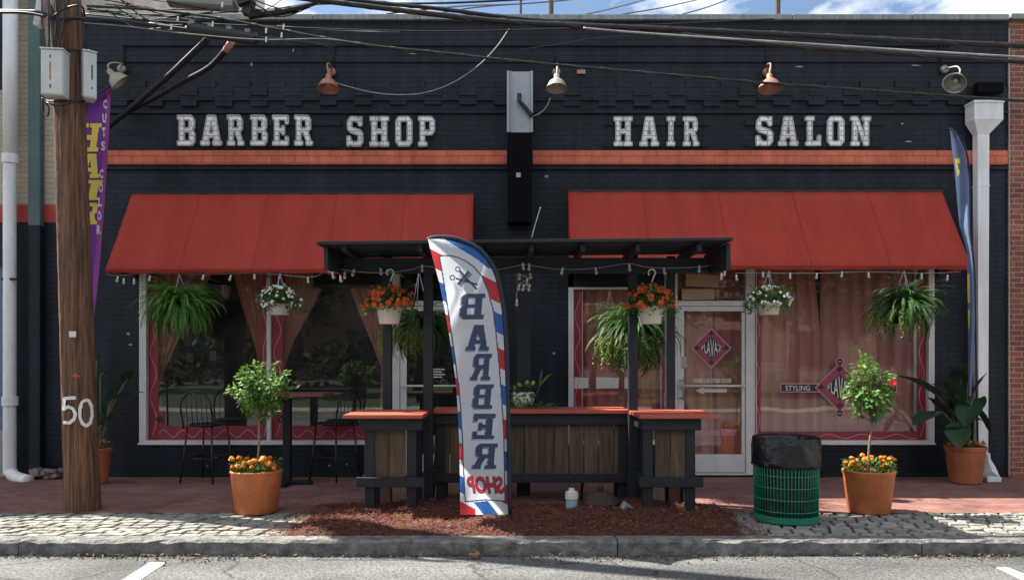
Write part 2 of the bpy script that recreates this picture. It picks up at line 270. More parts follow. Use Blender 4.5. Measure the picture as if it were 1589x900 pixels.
# ------------------------------------------------------------------ mesh builder
WLOC = {}
class MB:
    def __init__(s): s.v = []; s.f = []; s.m = []
    def add(s, vs, fs, mi=0):
        o = len(s.v); s.v += [tuple(v) for v in vs]
        s.f += [tuple(i + o for i in f) for f in fs]; s.m += [mi] * len(fs)
    def box(s, x0, x1, y0, y1, z0, z1, mi=0):
        s.add([(x0, y0, z0), (x1, y0, z0), (x1, y1, z0), (x0, y1, z0), (x0, y0, z1), (x1, y0, z1), (x1, y1, z1), (x0, y1, z1)],
              [(0, 3, 2, 1), (4, 5, 6, 7), (0, 1, 5, 4), (1, 2, 6, 5), (2, 3, 7, 6), (3, 0, 4, 7)], mi)
    def obox(s, c, sx, sy, sz, rot, mi=0):
        vs = []
        for dx, dy, dz in [(-1, -1, -1), (1, -1, -1), (1, 1, -1), (-1, 1, -1), (-1, -1, 1), (1, -1, 1), (1, 1, 1), (-1, 1, 1)]:
            vs.append(Vector(c) + rot @ Vector((dx * sx / 2, dy * sy / 2, dz * sz / 2)))
        s.add(vs, [(0, 3, 2, 1), (4, 5, 6, 7), (0, 1, 5, 4), (1, 2, 6, 5), (2, 3, 7, 6), (3, 0, 4, 7)], mi)
    def quad(s, a, b, c, d, mi=0): s.add([a, b, c, d], [(0, 1, 2, 3)], mi)
    def tube(s, pts, rad, n=8, mi=0, cap=True):
        pts = [Vector(p) for p in pts]; k = len(pts)
        if not isinstance(rad, (list, tuple)): rad = [rad] * k
        t0 = (pts[1] - pts[0]).normalized()
        up = Vector((0, 0, 1)) if abs(t0.z) < .9 else Vector((0, 1, 0))
        nrm = t0.cross(up).normalized()
        vs = []
        for i, p in enumerate(pts):
            t = (pts[min(i + 1, k - 1)] - pts[max(i - 1, 0)]).normalized()
            nrm = (nrm - t * nrm.dot(t))
            nrm = nrm.normalized() if nrm.length > 1e-6 else t.orthogonal().normalized()
            b = t.cross(nrm)
            for j in range(n):
                a = 2 * math.pi * j / n
                vs.append(p + (nrm * math.cos(a) + b * math.sin(a)) * rad[i])
        fs = []
        for i in range(k - 1):
            for j in range(n):
                a = i * n + j; b = i * n + (j + 1) % n
                fs.append((a, b, b + n, a + n))
        if cap: fs += [tuple(range(n))[::-1], tuple((k - 1) * n + j for j in range(n))]
        s.add(vs, fs, mi)
    def lathe(s, prof, c, axis=(0, 0, 1), n=28, mi=0, jitter=None, sx=1.0):
        ax = Vector(axis).normalized(); e1 = ax.orthogonal().normalized() if abs(ax.z) < .999 else Vector((1, 0, 0)); e2 = ax.cross(e1)
        vs = []; fs = []
        for i, (r, h) in enumerate(prof):
            for j in range(n):
                a = 2 * math.pi * j / n; rr = r + (jitter(i, j) if jitter else 0)
                vs.append(Vector(c) + ax * h + (e1 * math.cos(a) + e2 * math.sin(a)) * rr)
        for i in range(len(prof) - 1):
            for j in range(n):
                a = i * n + j; b = i * n + (j + 1) % n
                fs.append((a, b, b + n, a + n))
        s.add(vs, fs, mi)
    def disc(s, c, r, axis=(0, 0, 1), n=24, mi=0):
        ax = Vector(axis).normalized(); e1 = ax.orthogonal().normalized(); e2 = ax.cross(e1)
        s.add([Vector(c) + (e1 * math.cos(2 * math.pi * j / n) + e2 * math.sin(2 * math.pi * j / n)) * r for j in range(n)], [tuple(range(n))], mi)
    def poly(s, pts, mi=0):
        tr = tessellate_polygon([[Vector(p) for p in pts]])
        s.add(pts, [tuple(t) for t in tr], mi)
    def blob(s, c, r, rng, n=7, k=5, jit=.2, mi=0):
        if not isinstance(r, (tuple, list)): r = (r, r, r)
        vs = []; fs = []
        for i in range(k + 1):
            th = math.pi * i / k
            for j in range(n):
                a = 2 * math.pi * (j + .5 * (i % 2)) / n; q = 1 + rng.uniform(-jit, jit)
                vs.append((c[0] + r[0] * q * math.sin(th) * math.cos(a), c[1] + r[1] * q * math.sin(th) * math.sin(a), c[2] + r[2] * q * math.cos(th)))
        for i in range(k):
            for j in range(n):
                a = i * n + j; b = i * n + (j + 1) % n
                fs.append((a, a + n, b + n, b))
        s.add(vs, fs, mi)
    def build(s, name, mats, parent=None, smooth=False, bevel=0.0, fixn=False):
        base = WLOC.get(parent.name, Vector()) if parent else Vector()
        me = bpy.data.meshes.new(name)
        me.from_pydata([tuple(Vector(v) - base) for v in s.v], [], s.f)
        if not isinstance(mats, (list, tuple)): mats = [mats]
        for m in mats: me.materials.append(MT[m] if isinstance(m, str) else m)
        if len(mats) > 1: me.polygons.foreach_set('material_index', s.m)
        if smooth: me.polygons.foreach_set('use_smooth', [True] * len(me.polygons))
        me.update()
        o = bpy.data.objects.new(name, me); COL.objects.link(o)
        if parent: o.parent = parent
        WLOC[o.name] = base.copy()
        if bevel:
            b = o.modifiers.new('bevel', 'BEVEL'); b.width = bevel; b.segments = 2; b.limit_method = 'ANGLE'; b.angle_limit = R(40)
        return o

def tag(o, label=None, cat=None, group=None, kind=None):
    if label: o['label'] = label
    if cat: o['category'] = cat
    if group: o['group'] = group
    if kind: o['kind'] = kind
    return o
def thing(name, label, cat, loc=(0, 0, 0), group=None, kind=None):
    o = bpy.data.objects.new(name, None); COL.objects.link(o); o.location = loc; o.empty_display_size = .1
    WLOC[o.name] = Vector(loc)
    return tag(o, label, cat, group, kind)

def smooth_pts(pts, k=8):
    pts = [Vector(p) for p in pts]; out = []
    for i in range(len(pts) - 1):
        p0 = pts[max(i - 1, 0)]; p1 = pts[i]; p2 = pts[i + 1]; p3 = pts[min(i + 2, len(pts) - 1)]
        for j in range(k):
            t = j / k
            out.append(.5 * ((2 * p1) + (p2 - p0) * t + (2 * p0 - 5 * p1 + 4 * p2 - p3) * t * t + (3 * p1 - p0 - 3 * p2 + p3) * t ** 3))
    out.append(pts[-1]); return out

# ------------------------------------------------------------------ lettering
SLAB = {
 'H': (8, [[(0,0),(3.8,0),(3.8,1.5),(3.0,1.5),(3.0,4.2),(5,4.2),(5,1.5),(4.2,1.5),(4.2,0),(8,0),(8,1.5),(7.2,1.5),(7.2,8.5),(8,8.5),(8,10),(4.2,10),(4.2,8.5),(5,8.5),(5,5.8),(3,5.8),(3,8.5),(3.8,8.5),(3.8,10),(0,10),(0,8.5),(.8,8.5),(.8,1.5),(0,1.5)]]),
 'I': (4, [[(0,0),(4,0),(4,1.5),(3.1,1.5),(3.1,8.5),(4,8.5),(4,10),(0,10),(0,8.5),(.9,8.5),(.9,1.5),(0,1.5)]]),
 'A': (8, [[(0,0),(3.4,0),(3.4,1.5),(2.9,1.5),(3.15,2.6),(4.85,2.6),(5.1,1.5),(4.6,1.5),(4.6,0),(8,0),(8,1.5),(7.3,1.5),(5.6,10),(2.4,10),(.7,1.5),(0,1.5)], [(3.4,4.2),(4.6,4.2),(4.0,7.4)]]),
 'B': (7.6, [[(0,0),(6.4,0),(7.6,1.2),(7.6,4.2),(6.8,5.1),(7.4,6.0),(7.4,8.8),(6.2,10),(0,10),(0,8.5),(.8,8.5),(.8,1.5),(0,1.5)], [(3,1.6),(5.3,1.6),(5.3,4.3),(3,4.3)], [(3,5.8),(5.1,5.8),(5.1,8.4),(3,8.4)]]),
 'R': (8.2, [[(0,0),(3.8,0),(3.8,1.5),(3,1.5),(3,4.2),(3.9,4.2),(5.2,1.5),(5.2,0),(8.2,0),(8.2,1.5),(7.5,1.5),(6.3,4.5),(7.4,5.6),(7.4,8.8),(6.2,10),(0,10),(0,8.5),(.8,8.5),(.8,1.5),(0,1.5)], [(3,5.8),(5.1,5.8),(5.1,8.4),(3,8.4)]]),
 'E': (7.2, [[(0,0),(7.2,0),(7.2,3.0),(5.7,3.0),(5.7,1.6),(3,1.6),(3,4.2),(4.2,4.2),(4.2,3.4),(5.4,3.4),(5.4,6.6),(4.2,6.6),(4.2,5.8),(3,5.8),(3,8.4),(5.7,8.4),(5.7,7.0),(7.2,7.0),(7.2,10),(0,10),(0,8.5),(.8,8.5),(.8,1.5),(0,1.5)]]),
 'S': (7.8, [[(.2,0),(1.7,0),(2.0,.5),(2.6,0),(6.4,0),(7.8,1.4),(7.8,4.4),(6.6,5.6),(3.0,6.3),(2.6,6.8),(2.6,8.0),(3.2,8.4),(4.6,8.4),(5.6,7.4),(5.6,6.8),(7.4,6.8),(7.4,10),(6.0,10),(5.7,9.5),(5.1,10),(1.8,10),(.4,8.6),(.4,5.8),(1.6,4.6),(5.2,3.8),(5.5,3.4),(5.5,2.2),(4.9,1.6),(3.2,1.6),(2.1,2.6),(2.1,3.4),(.2,3.4)]]),
 'O': (7.8, [[(1.4,0),(6.4,0),(7.8,1.4),(7.8,8.6),(6.4,10),(1.4,10),(0,8.6),(0,1.4)], [(2.4,2.2),(3,1.6),(4.8,1.6),(5.4,2.2),(5.4,7.8),(4.8,8.4),(3,8.4),(2.4,7.8)]]),
 'P': (7.5, [[(0,0),(4,0),(4,1.5),(3,1.5),(3,3.8),(6.2,3.8),(7.5,5.1),(7.5,8.7),(6.2,10),(0,10),(0,8.5),(.8,8.5),(.8,1.5),(0,1.5)], [(3,5.4),(5.2,5.4),(5.2,8.4),(3,8.4)]]),
 'L': (7, [[(0,0),(7,0),(7,3.6),(5.5,3.6),(5.5,1.6),(3.1,1.6),(3.1,8.5),(4,8.5),(4,10),(0,10),(0,8.5),(.9,8.5),(.9,1.5),(0,1.5)]]),
 'N': (8.4, [[(0,0),(3.6,0),(3.6,1.5),(2.8,1.5),(2.8,6.2),(5.6,0),(7.6,0),(7.6,8.5),(8.4,8.5),(8.4,10),(4.8,10),(4.8,8.5),(5.6,8.5),(5.6,4.2),(2.8,10),(0,10),(0,8.5),(.8,8.5),(.8,1.5),(0,1.5)]]),
}
def curve_mesh(make):
    cu = make(); ob = bpy.data.objects.new('tmp_text', cu); COL.objects.link(ob)
    dg = bpy.context.evaluated_depsgraph_get(); dg.update()
    me = bpy.data.meshes.new_from_object(ob.evaluated_get(dg))
    vs = [v.co.copy() for v in me.vertices]; fs = [tuple(p.vertices) for p in me.polygons]
    bpy.data.objects.remove(ob); bpy.data.curves.remove(cu); bpy.data.meshes.remove(me)
    return vs, fs
def contour_geo(cons, ext, off=0.0):
    def mk():
        cu = bpy.data.curves.new('tmp', 'CURVE'); cu.dimensions = '2D'; cu.fill_mode = 'BOTH'; cu.extrude = ext; cu.offset = off
        for c in cons:
            sp = cu.splines.new('POLY'); sp.points.add(len(c) - 1)
            for i, p in enumerate(c): sp.points[i].co = (p[0], p[1], 0, 1)
            sp.use_cyclic_u = True
        return cu
    return curve_mesh(mk)
TCACHE = {}
def text_geo(s, bold=.0, shear=0.0):
    k = (s, bold, shear)
    if k in TCACHE: return TCACHE[k]
    def mk():
        cu = bpy.data.curves.new('tmp', 'FONT'); cu.body = s; cu.offset = bold; cu.shear = shear; cu.resolution_u = 3
        return cu
    vs, fs = curve_mesh(mk)
    x0 = min(v.x for v in vs); x1 = max(v.x for v in vs); y0 = min(v.y for v in vs); y1 = max(v.y for v in vs)
    TCACHE[k] = ([((v.x - x0) / (x1 - x0), (v.y - y0) / (y1 - y0)) for v in vs], fs)
    return TCACHE[k]
def text_decal(mb, s, x0, y0, x1, y1, d, mi=0, bold=.0, shear=0, warp=None):
    vs, fs = text_geo(s, bold, shear)
    pts = []
    for u, v in vs:
        if warp: u, v = warp(u, v)
        pts.append(P(x0 + (x1 - x0) * u, y1 + (y0 - y1) * v, d))
    mb.add(pts, fs, mi)
def inside(cons, x, y):
    c = False
    for poly in cons:
        j = len(poly) - 1
        for i in range(len(poly)):
            xi, yi = poly[i]; xj, yj = poly[j]
            if (yi > y) != (yj > y) and x < (xj - xi) * (y - yi) / (yj - yi) + xi: c = not c
            j = i
    return c

# ------------------------------------------------------------------ SETTING: ground, road, pavement
YK = -3.48                                                 # kerb face
b = MB(); b.quad((-300, -300, -.32), (300, -300, -.32), (300, 300, -.32), (-300, 300, -.32))
tag(b.build('ground', 'gutter'), 'bare ground under and around the street', 'ground', kind='structure')
b = MB()
nx = 60
b.quad((-70, -12.6, -.13), (70, -12.6, -.13), (70, YK + .02, -.13), (-70, YK + .02, -.13))
tag(b.build('road', 'asphalt'), 'grey worn asphalt road in front of the kerb', 'road', kind='structure')
b = MB()
for pts in ([(258, 872), (232, 872), (150, 925), (178, 925)], [(1545, 880), (1566, 880), (1640, 912), (1612, 912)]):
    q = []
    for px, py in pts:
        d = F * (CZ + .126) / (py - HY); q.append(((px - CX) * d / F, d - D, -.126))
    b.poly(q)
tag(b.build('road_markings', 'asphalt_paint'), 'white painted parking stall lines on the asphalt', 'road markings', kind='structure')
# kerb of granite blocks
b = MB(); rng = random.Random(3)
jt = [-40, -24, -12, X(28, 6.52), X(958, 6.52), X(1430, 6.52), 6.4, 12, 26, 40]
for i in range(len(jt) - 1):
    x0, x1 = jt[i] + .006, jt[i + 1] - .006
    n = max(2, int((x1 - x0) / .09)) if abs(x0) < 13 else 2
    rows = []
    for k in range(n + 1):
        x = x0 + (x1 - x0) * k / n; w = lambda a: rng.uniform(-a, a)
        rows.append([(x, YK + w(.007), -.32), (x, YK + w(.013), -.02 + w(.009)), (x, YK + .024 + w(.010), .002 + w(.005)), (x, YK + .165, .004 + w(.002)), (x, YK + .165, -.32)])
    vs = [p for r_ in rows for p in r_]; fs = []
    for k in range(n):
        for j in range(4): a = k * 5 + j; fs.append((a, a + 5, a + 6, a + 1))
    fs += [(0, 1, 2, 3, 4), tuple(n * 5 + j for j in (4, 3, 2, 1, 0))]
    b.add(vs, fs)
tag(b.build('kerb', 'kerb'), 'weathered granite kerb of long blocks along the road', 'kerb', kind='structure')
# brick sidewalk
YB = -2.31
b = MB(); b.quad((-40, YB, 0), (40, YB, 0), (40, .0, 0), (-40, .0, 0)); b.box(-40, 40, YB, .3, -.3, -.006)
tag(b.build('sidewalk', 'walk_brick'), 'dark red brick sidewalk along the shop front', 'sidewalk', kind='structure')
# setts between the sidewalk and the kerb
MX0, MX1 = -1.98, 2.10                                      # mulch bed
b = MB(); rng = random.Random(11)
b.quad((-40, YK + .16, -.022), (40, YK + .16, -.022), (40, YB, -.022), (-40, YB, -.022), 1)
ny = 9; dy = (YB - (YK + .17)) / ny
for r_ in range(ny):
    y = YK + .17 + r_ * dy; x = -12 + rng.uniform(0, .2)
    while x < 12:
        w = rng.uniform(.12, .215)
        if not (MX0 + .05 < x + w / 2 < MX1 - .05):
            zt = rng.uniform(-.006, .006); g = .0125; e = .008; j = lambda: rng.uniform(-.007, .007)
            sk = .16 * (r_ - 3) * dy
            c = [(x + g + sk + j(), y + g + j()), (x + w - g + sk + j(), y + g + j()), (x + w - g + sk + .02 + j(), y + dy - g + j()), (x + g + sk + .02 + j(), y + dy - g + j())]
            mxc = sum(p[0] for p in c) / 4; myc = sum(p[1] for p in c) / 4
            inn = [(p[0] + (mxc - p[0]) * e / .1, p[1] + (myc - p[1]) * e / .1) for p in c]
            tl = rng.uniform(-.004, .004)
            vs = [(p[0], p[1], -.024) for p in c] + [(p[0], p[1], zt - .009) for p in c] + [(p[0], p[1], zt + (tl if k in (0, 3) else -tl)) for k, p in enumerate(inn)]
            fs = [(8, 9, 10, 11)]
            for k in range(4):
                n2 = (k + 1) % 4; fs += [(k, n2, n2 + 4, k + 4), (k + 4, n2 + 4, n2 + 8, k + 8)]
            b.add(vs, fs)
        x += w
tag(b.build('paving', ['cobble', 'joint']), 'strip of pale granite setts between brick sidewalk and kerb', 'paving', kind='structure')
# mulch
rng = random.Random(5)
def mulch_h(x, y):
    ex = min(1, (x - MX0 + .03 * math.sin(9 * y)) / .3, (MX1 - x + .04 * math.sin(7 * y + 1)) / .3); ey = min(1, (y - (YK + .15)) / .22, (-1.86 - y + .04 * math.sin(6 * x)) / .25)
    e = max(0, min(ex, ey))
    return -.01 + e * (.068 + .03 * math.sin(3.1 * x + 1) * math.cos(4.3 * y) + .012 * math.sin(11 * x + 3 * y))
b = MB(); nx, ny = 90, 34; vs = []; fs = []
for j in range(ny + 1):
    for i in range(nx + 1):
        x = MX0 + (MX1 - MX0) * i / nx; y = (YK + .155) + (-1.84 - YK - .155) * j / ny
        vs.append((x, y, mulch_h(x, y) + rng.uniform(-.006, .006)))
for j in range(ny):
    for i in range(nx): a = j * (nx + 1) + i; fs.append((a, a + 1, a + nx + 2, a + nx + 1))
b.add(vs, fs, 1)
for k in range(17000):
    x = rng.uniform(MX0 - .03, MX1 + .03); y = rng.uniform(YK + .15, -1.86)
    if rng.random() < .035: x = rng.choice((MX0 - abs(rng.gauss(0, .12)), MX1 + abs(rng.gauss(0, .14))))
    z = max(mulch_h(min(max(x, MX0), MX1), y), .003) + rng.uniform(.0, .016)
    a = rng.uniform(0, math.pi * 2); l = rng.uniform(.016, .055); w = rng.uniform(.003, .0075); t = rng.gauss(0, .3)
    u = Vector((math.cos(a) * math.cos(t), math.sin(a) * math.cos(t), math.sin(t))) * l / 2; v = Vector((-math.sin(a), math.cos(a), rng.uniform(-.6, .6))).normalized() * w / 2
    c = Vector((x, y, z + abs(u.z) * .6)); m2 = Vector((0, 0, rng.uniform(0, .008)))
    b.add([c - u - v, c - v * 1.1 + m2, c + u - v * .5, c + u + v * .5, c + v * 1.1 + m2, c - u + v], [(0, 1, 4, 5), (1, 2, 3, 4)])
for k in range(420):
    x = rng.uniform(MX0, MX1); y = rng.uniform(YK + .16, -1.9); a = rng.uniform(0, 6.3); q = rng.uniform(.010, .024)
    u = Vector((math.cos(a), math.sin(a), rng.uniform(-.4, .4))) * q; v = Vector((-math.sin(a), math.cos(a), rng.uniform(-.4, .4))) * q * .5; c = Vector((x, y, mulch_h(x, y) + .022)); b.add([c - u, c - v, c + u, c + v], [(0, 1, 2, 3)], 2)
tag(b.build('mulch', ['mulch', 'mulch_base', 'litter']), 'bed of shredded red bark mulch under the wooden bar', 'mulch', kind='stuff')
# litter against the kerb
b = MB(); rng = random.Random(8)
for k in range(520):
    cl = rng.choice([(-3.0, .55), (-2.6, .7), (-1.0, .4), (.2, .5), (3.6, .7), (4.0, .35), (1.2, 2.0)])
    x = rng.gauss(cl[0], cl[1]); y = YK - abs(rng.gauss(0, .05)) - .005; s = rng.uniform(.006, .019)
    a = rng.uniform(0, 6.3); u = Vector((math.cos(a), math.sin(a), rng.uniform(-.5, .5))) * s; v = Vector((-math.sin(a), math.cos(a), rng.uniform(-.5, .5))) * s * .5
    c = Vector((x, y, -.118 + rng.uniform(0, .014)))
    b.add([c - u, c - v, c + u, c + v], [(0, 1, 2, 3)])
for k in range(260):
    x = rng.gauss(rng.choice([-4.3, -2.4, -1.9]), .35); y = rng.uniform(YK + .1, YB); s = rng.uniform(.008, .02)
    a = rng.uniform(0, 6.3); u = Vector((math.cos(a), math.sin(a), .1)) * s; v = Vector((-math.sin(a), math.cos(a), .2)) * s * .5
    c = Vector((x, y, .012)); b.add([c - u, c - v, c + u, c + v], [(0, 1, 2, 3)])
tag(b.build('fallen_leaves', 'litter'), 'dry brown leaves gathered along the foot of the kerb', 'leaf litter', kind='stuff')

b = MB(); rng = random.Random(88)
for k in range(2600):
    x = rng.uniform(-8, 8); y = YK - abs(rng.gauss(0, .045)) * (1.2 + math.sin(x * 1.7) + .6 * math.sin(x * 4.1)) - .004; q = rng.uniform(.003, .011)
    b.blob((x, y, -.127 + q * .3), q, rng, 4, 2, .4)
tag(b.build('gutter_grit', 'gutter'), 'dark grit washed along the foot of the kerb', 'grit', kind='stuff')

# ------------------------------------------------------------------ BARBER SHOP building
XL, XR = X(105), X(1563)
ZT = Z(35)
bld = thing('shop_building', 'dark navy brick storefront with white BARBER SHOP and HAIR SALON letters', 'building', ((XL + XR) / 2, 0, 0))
LW0, LW1, LD1 = X(217), X(608), X(742)
RW0, RD0, RD1, RW1 = X(882), X(1047), X(1168), X(1449)
ZS, ZH, ZD = Z(689), 2.86, Z(467)
b = MB()
def wall(x0, x1, z0, z1, y0=0, y1=.3): b.box(x0, x1, y0, y1, z0, z1)
wall(XL, LW0, -.3, ZH); wall(LD1, RW0, -.3, ZH); wall(RW1, XR, -.3, ZH)
wall(LW0, LW1, -.3, ZS); wall(RW0, RD0, -.3, ZS); wall(RD1, RW1, -.3, ZS)
wall(LW1, LD1, -.3, .03); wall(RD0, RD1, -.3, .03)
wall(XL, XR, ZH, ZT - .0)
wall(XL, XR, Z(98), ZT - .003, -.022, -.0005)              # upper field stands slightly proud
b.build('wall', 'navy_brick', bld)
# corbelled dentil band
b = MB()
pitch = 54 / 120.0
b.box(XL, XR, -.024, -.001, Z(157.5), Z(137))
k = 0; x = X(146)
while x < XR - .3:
    if not (X(780) < x + .1 < X(832)):
        b.box(x, x + pitch * .5, -.02, -.001, Z(136.4), Z(126))
        b.box(x + pitch * .5, x + pitch, -.036 + .007 * math.sin(x * 37), -.025, Z(150 + math.sin(x * 21)), Z(137.6))
        b.box(x + pitch * .5, x + pitch - .006 * (1 + math.sin(x * 51)), -.030 + .008 * math.sin(x * 17), -.001, Z(165 + 1.4 * math.sin(x * 29)), Z(158.1))
        b.box(x + .02, x + pitch * .5 - .02, -.032, -.025, Z(157), Z(151))
    x += pitch
b.box(XL, XR, -.03, -.001, Z(177), Z(173.4))
for (x0, x1) in ((X(395), X(530)), (X(935), X(1100)), (X(1155), X(1369))):   # rails behind the letters
    b.box(x0, x1, -.022, -.001, Z(196), Z(188)); b.box(x0, x1, -.022, -.001, Z(229), Z(222))
b.build('dentil_course', 'navy_brick', bld, bevel=.006)
for x0, x1 in ((X(168), X(787)), (X(826), X(1560))):
    b = MB(); b.box(x0, x1, -.06, -.001, Z(257), Z(235.5)); b.build('belt_course', 'orange_brick', bld, bevel=.006)
b = MB(); b.box(XL, XR, -.035, -.001, Z(264), Z(258)); b.build('ledge', 'navy_brick', bld, bevel=.005)
b = MB(); rng = random.Random(2)
xs = [XL - .05] + [XL + 1.55 * k + rng.uniform(-.1, .1) for k in range(1, 8)] + [XR - .02]
for i in range(len(xs) - 1):
    b.box(xs[i] + .002, xs[i + 1] - .002, -.075, .36, ZT + .003, Z(26) + rng.uniform(-.004, .004))
b.build('parapet_cap', 'cap', bld, bevel=.008)
b = MB(); b.box(XL + .3, XR, .31, 12, 5.45, 5.6); b.box(XL + .3, XL + .5, .31, 12, -.3, 5.44); b.box(XR - .2, XR, .31, 12, -.3, 5.44); b.box(XL + .5, XR - .2, 11.8, 12, -.3, 5.44)
b.build('roof', 'concrete', bld)
# dim interior
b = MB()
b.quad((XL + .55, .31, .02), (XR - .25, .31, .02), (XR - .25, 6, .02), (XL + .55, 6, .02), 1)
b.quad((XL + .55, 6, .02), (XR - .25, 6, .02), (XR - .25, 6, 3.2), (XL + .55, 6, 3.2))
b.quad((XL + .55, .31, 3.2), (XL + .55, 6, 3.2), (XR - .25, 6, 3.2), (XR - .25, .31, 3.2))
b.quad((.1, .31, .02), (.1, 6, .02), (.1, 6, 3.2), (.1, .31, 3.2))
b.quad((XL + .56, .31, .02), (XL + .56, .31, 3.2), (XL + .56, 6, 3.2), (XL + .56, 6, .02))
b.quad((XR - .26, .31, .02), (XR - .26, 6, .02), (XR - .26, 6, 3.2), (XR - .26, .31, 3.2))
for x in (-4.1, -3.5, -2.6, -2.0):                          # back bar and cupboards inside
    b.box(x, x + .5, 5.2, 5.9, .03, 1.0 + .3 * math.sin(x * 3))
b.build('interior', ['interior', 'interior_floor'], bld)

def frame(bar_list, name, parent):
    b = MB()
    for x0, x1, z0, z1, y0, y1 in bar_list: b.box(x0, x1, y0, y1, z0, z1)
    return b.build(name, 'alu', parent, bevel=.004)
def pane(x0, x1, z0, z1, y, parent):
    b = MB(); b.box(x0, x1, y, y + .006, z0, z1); return b.build('glass', 'glass', parent)
def vine(b, xa, xb, za, zb, y, seed, vertical=True):
    rng = random.Random(seed)
    for ph, amp in ((0, .33),):
        pts = []; n = 40
        for i in range(n + 1):
            t = i / n; s = math.sin(t * 2 * math.pi * (3.2 if vertical else 5) + ph + .6 * math.sin(5 * t + seed)) * amp
            if vertical: pts.append(((xa + xb) / 2 + s * (xb - xa), y, za + (zb - za) * t))
            else: pts.append((xa + (xb - xa) * t, y, (za + zb) / 2 + s * (zb - za)))
        w = .0035
        for i in range(n):
            p, q = Vector(pts[i]), Vector(pts[i + 1]); t = (q - p).normalized(); nn = Vector((-t.z, 0, t.x)) * w
            b.add([p - nn, q - nn, q + nn, p + nn], [(0, 1, 2, 3)], 1)

YG = .05
# left display window
w = MB(); lw_frame = frame([], 'window', bld) if False else None
def window(name, x0, x1, z0, z1, mull, jl=.09, jr=.05, sill=.05, head=.06):
    bars = [(x0, x0 + jl, z0, z1, -.02, .10), (x1 - jr, x1, z0, z1, -.02, .10), (x0 + jl, x1 - jr, z0, z0 + sill, -.02, .10), (x0 + jl, x1 - jr, z1 - head, z1, -.02, .10)]
    bars += [(m0, m1, z0 + sill, z1 - head, -.01, .09) for m0, m1 in mull]
    b = MB()
    for a in bars: b.box(a[0], a[1], a[4], a[5], a[2], a[3])
    b.box(x0 - .01, x1 + .01, -.035, -.021, z0 - .004, z0 + .018)
    b.box(x0 + .035, x0 + .045, -.0225, -.0205, z0 + .02, z1)           # dark bead in the jamb
    o = b.build('window', 'alu', bld, bevel=.004)
    cuts = [x0 + jl] + [v for m in mull for v in m] + [x1 - jr]
    for i in range(0, len(cuts), 2): pane(cuts[i], cuts[i + 1], z0 + sill, z1 - head, YG, o)
    return o
wl = window('window', LW0, LW1, ZS, ZH, [(X(414), X(420))])
b = MB(); yd = YG - .004
for xa, xb in ((LW0 + .095, X(243)), (X(405), X(413.6)), (X(420.4), X(437))):
    b.quad((xa, yd, ZS + .052), (xb, yd, ZS + .052), (xb, yd, 2.6), (xa, yd, 2.6)); vine(b, xa, xb, ZS + .1, 2.55, yd - .003, 4)
for xa, xb in ((X(243.3), X(404.7)), (X(437.3), LW1 - .06)):
    b.quad((xa, yd, ZS + .052), (xb, yd, ZS + .052), (xb, yd, Z(661)), (xa, yd, Z(661))); vine(b, xa, xb, ZS + .06, Z(664), yd - .003, 6, False)
for px in (240, 400, 428):
    b.quad(P(px, 640, D + yd - .001), P(px + 15, 640, D + yd - .001), P(px + 15, 660, D + yd - .001), P(px, 660, D + yd - .001))
    for k in range(5): b.disc(P(px + 4 + 2.2 * k, 650 + 4 * math.sin(k * 2.1), D + yd - .004), .022, (0, -1, 0), 8, 2)
b.build('window_border', ['vinyl_red', 'vinyl_pink', 'vinyl_black'], wl)
# right display windows
wr1 = window('window', RW0, RD0, ZS, Z(446), [], jl=.066, jr=.03, head=.025)
wr2 = window('window', RD1, RW1, ZS, ZH, [], jl=.02, jr=.075)
b = MB()
for xa, xb in ((X(890.5), X(903)), (X(1029), X(1042))):
    b.quad((xa, yd, ZS + .06), (xb, yd, ZS + .06), (xb, yd, Z(450)), (xa, yd, Z(450))); vine(b, xa, xb, ZS + .1, 2.38, yd - .003, 9)
for xa, xb in ((X(903.5), X(904.8)), (X(1026), X(1027.5))):
    b.quad((xa, yd, ZS + .06), (xb, yd, ZS + .06), (xb, yd, Z(450)), (xa, yd, Z(450)), 1)
for x0, x1 in ((891, 913), (925, 960), (969, 985)):          # row of white strips across the pane
    b.quad(P(x0, 603, D + yd - .002), P(x1, 602, D + yd - .002), P(x1, 586, D + yd - .002), P(x0, 585, D + yd - .002), 2)
b.build('window_border', ['vinyl_red', 'vinyl_pink', 'vinyl_white'], wr1)
b = MB()
for xa, xb in ((X(1171), X(1182)), (X(1427), X(1439))):
    b.quad((xa, yd, ZS + .052), (xb, yd, ZS + .052), (xb, yd, 2.6), (xa, yd, 2.6)); vine(b, xa, xb, ZS + .1, 2.55, yd - .003, 4)
xa, xb = X(1182.2), X(1426.8)
b.quad((xa, yd, ZS + .052), (xb, yd, ZS + .052), (xb, yd, Z(670)), (xa, yd, Z(670))); vine(b, xa, xb, ZS + .055, Z(672), yd - .003, 6, False)
b.build('window_border', ['vinyl_red', 'vinyl_pink'], wr2)
b = MB(); b.box(X(1422.5), X(1427.5), .065, .085, ZS + .05, ZH - .07); b.build('mullion', 'alu', wr2, bevel=.003)

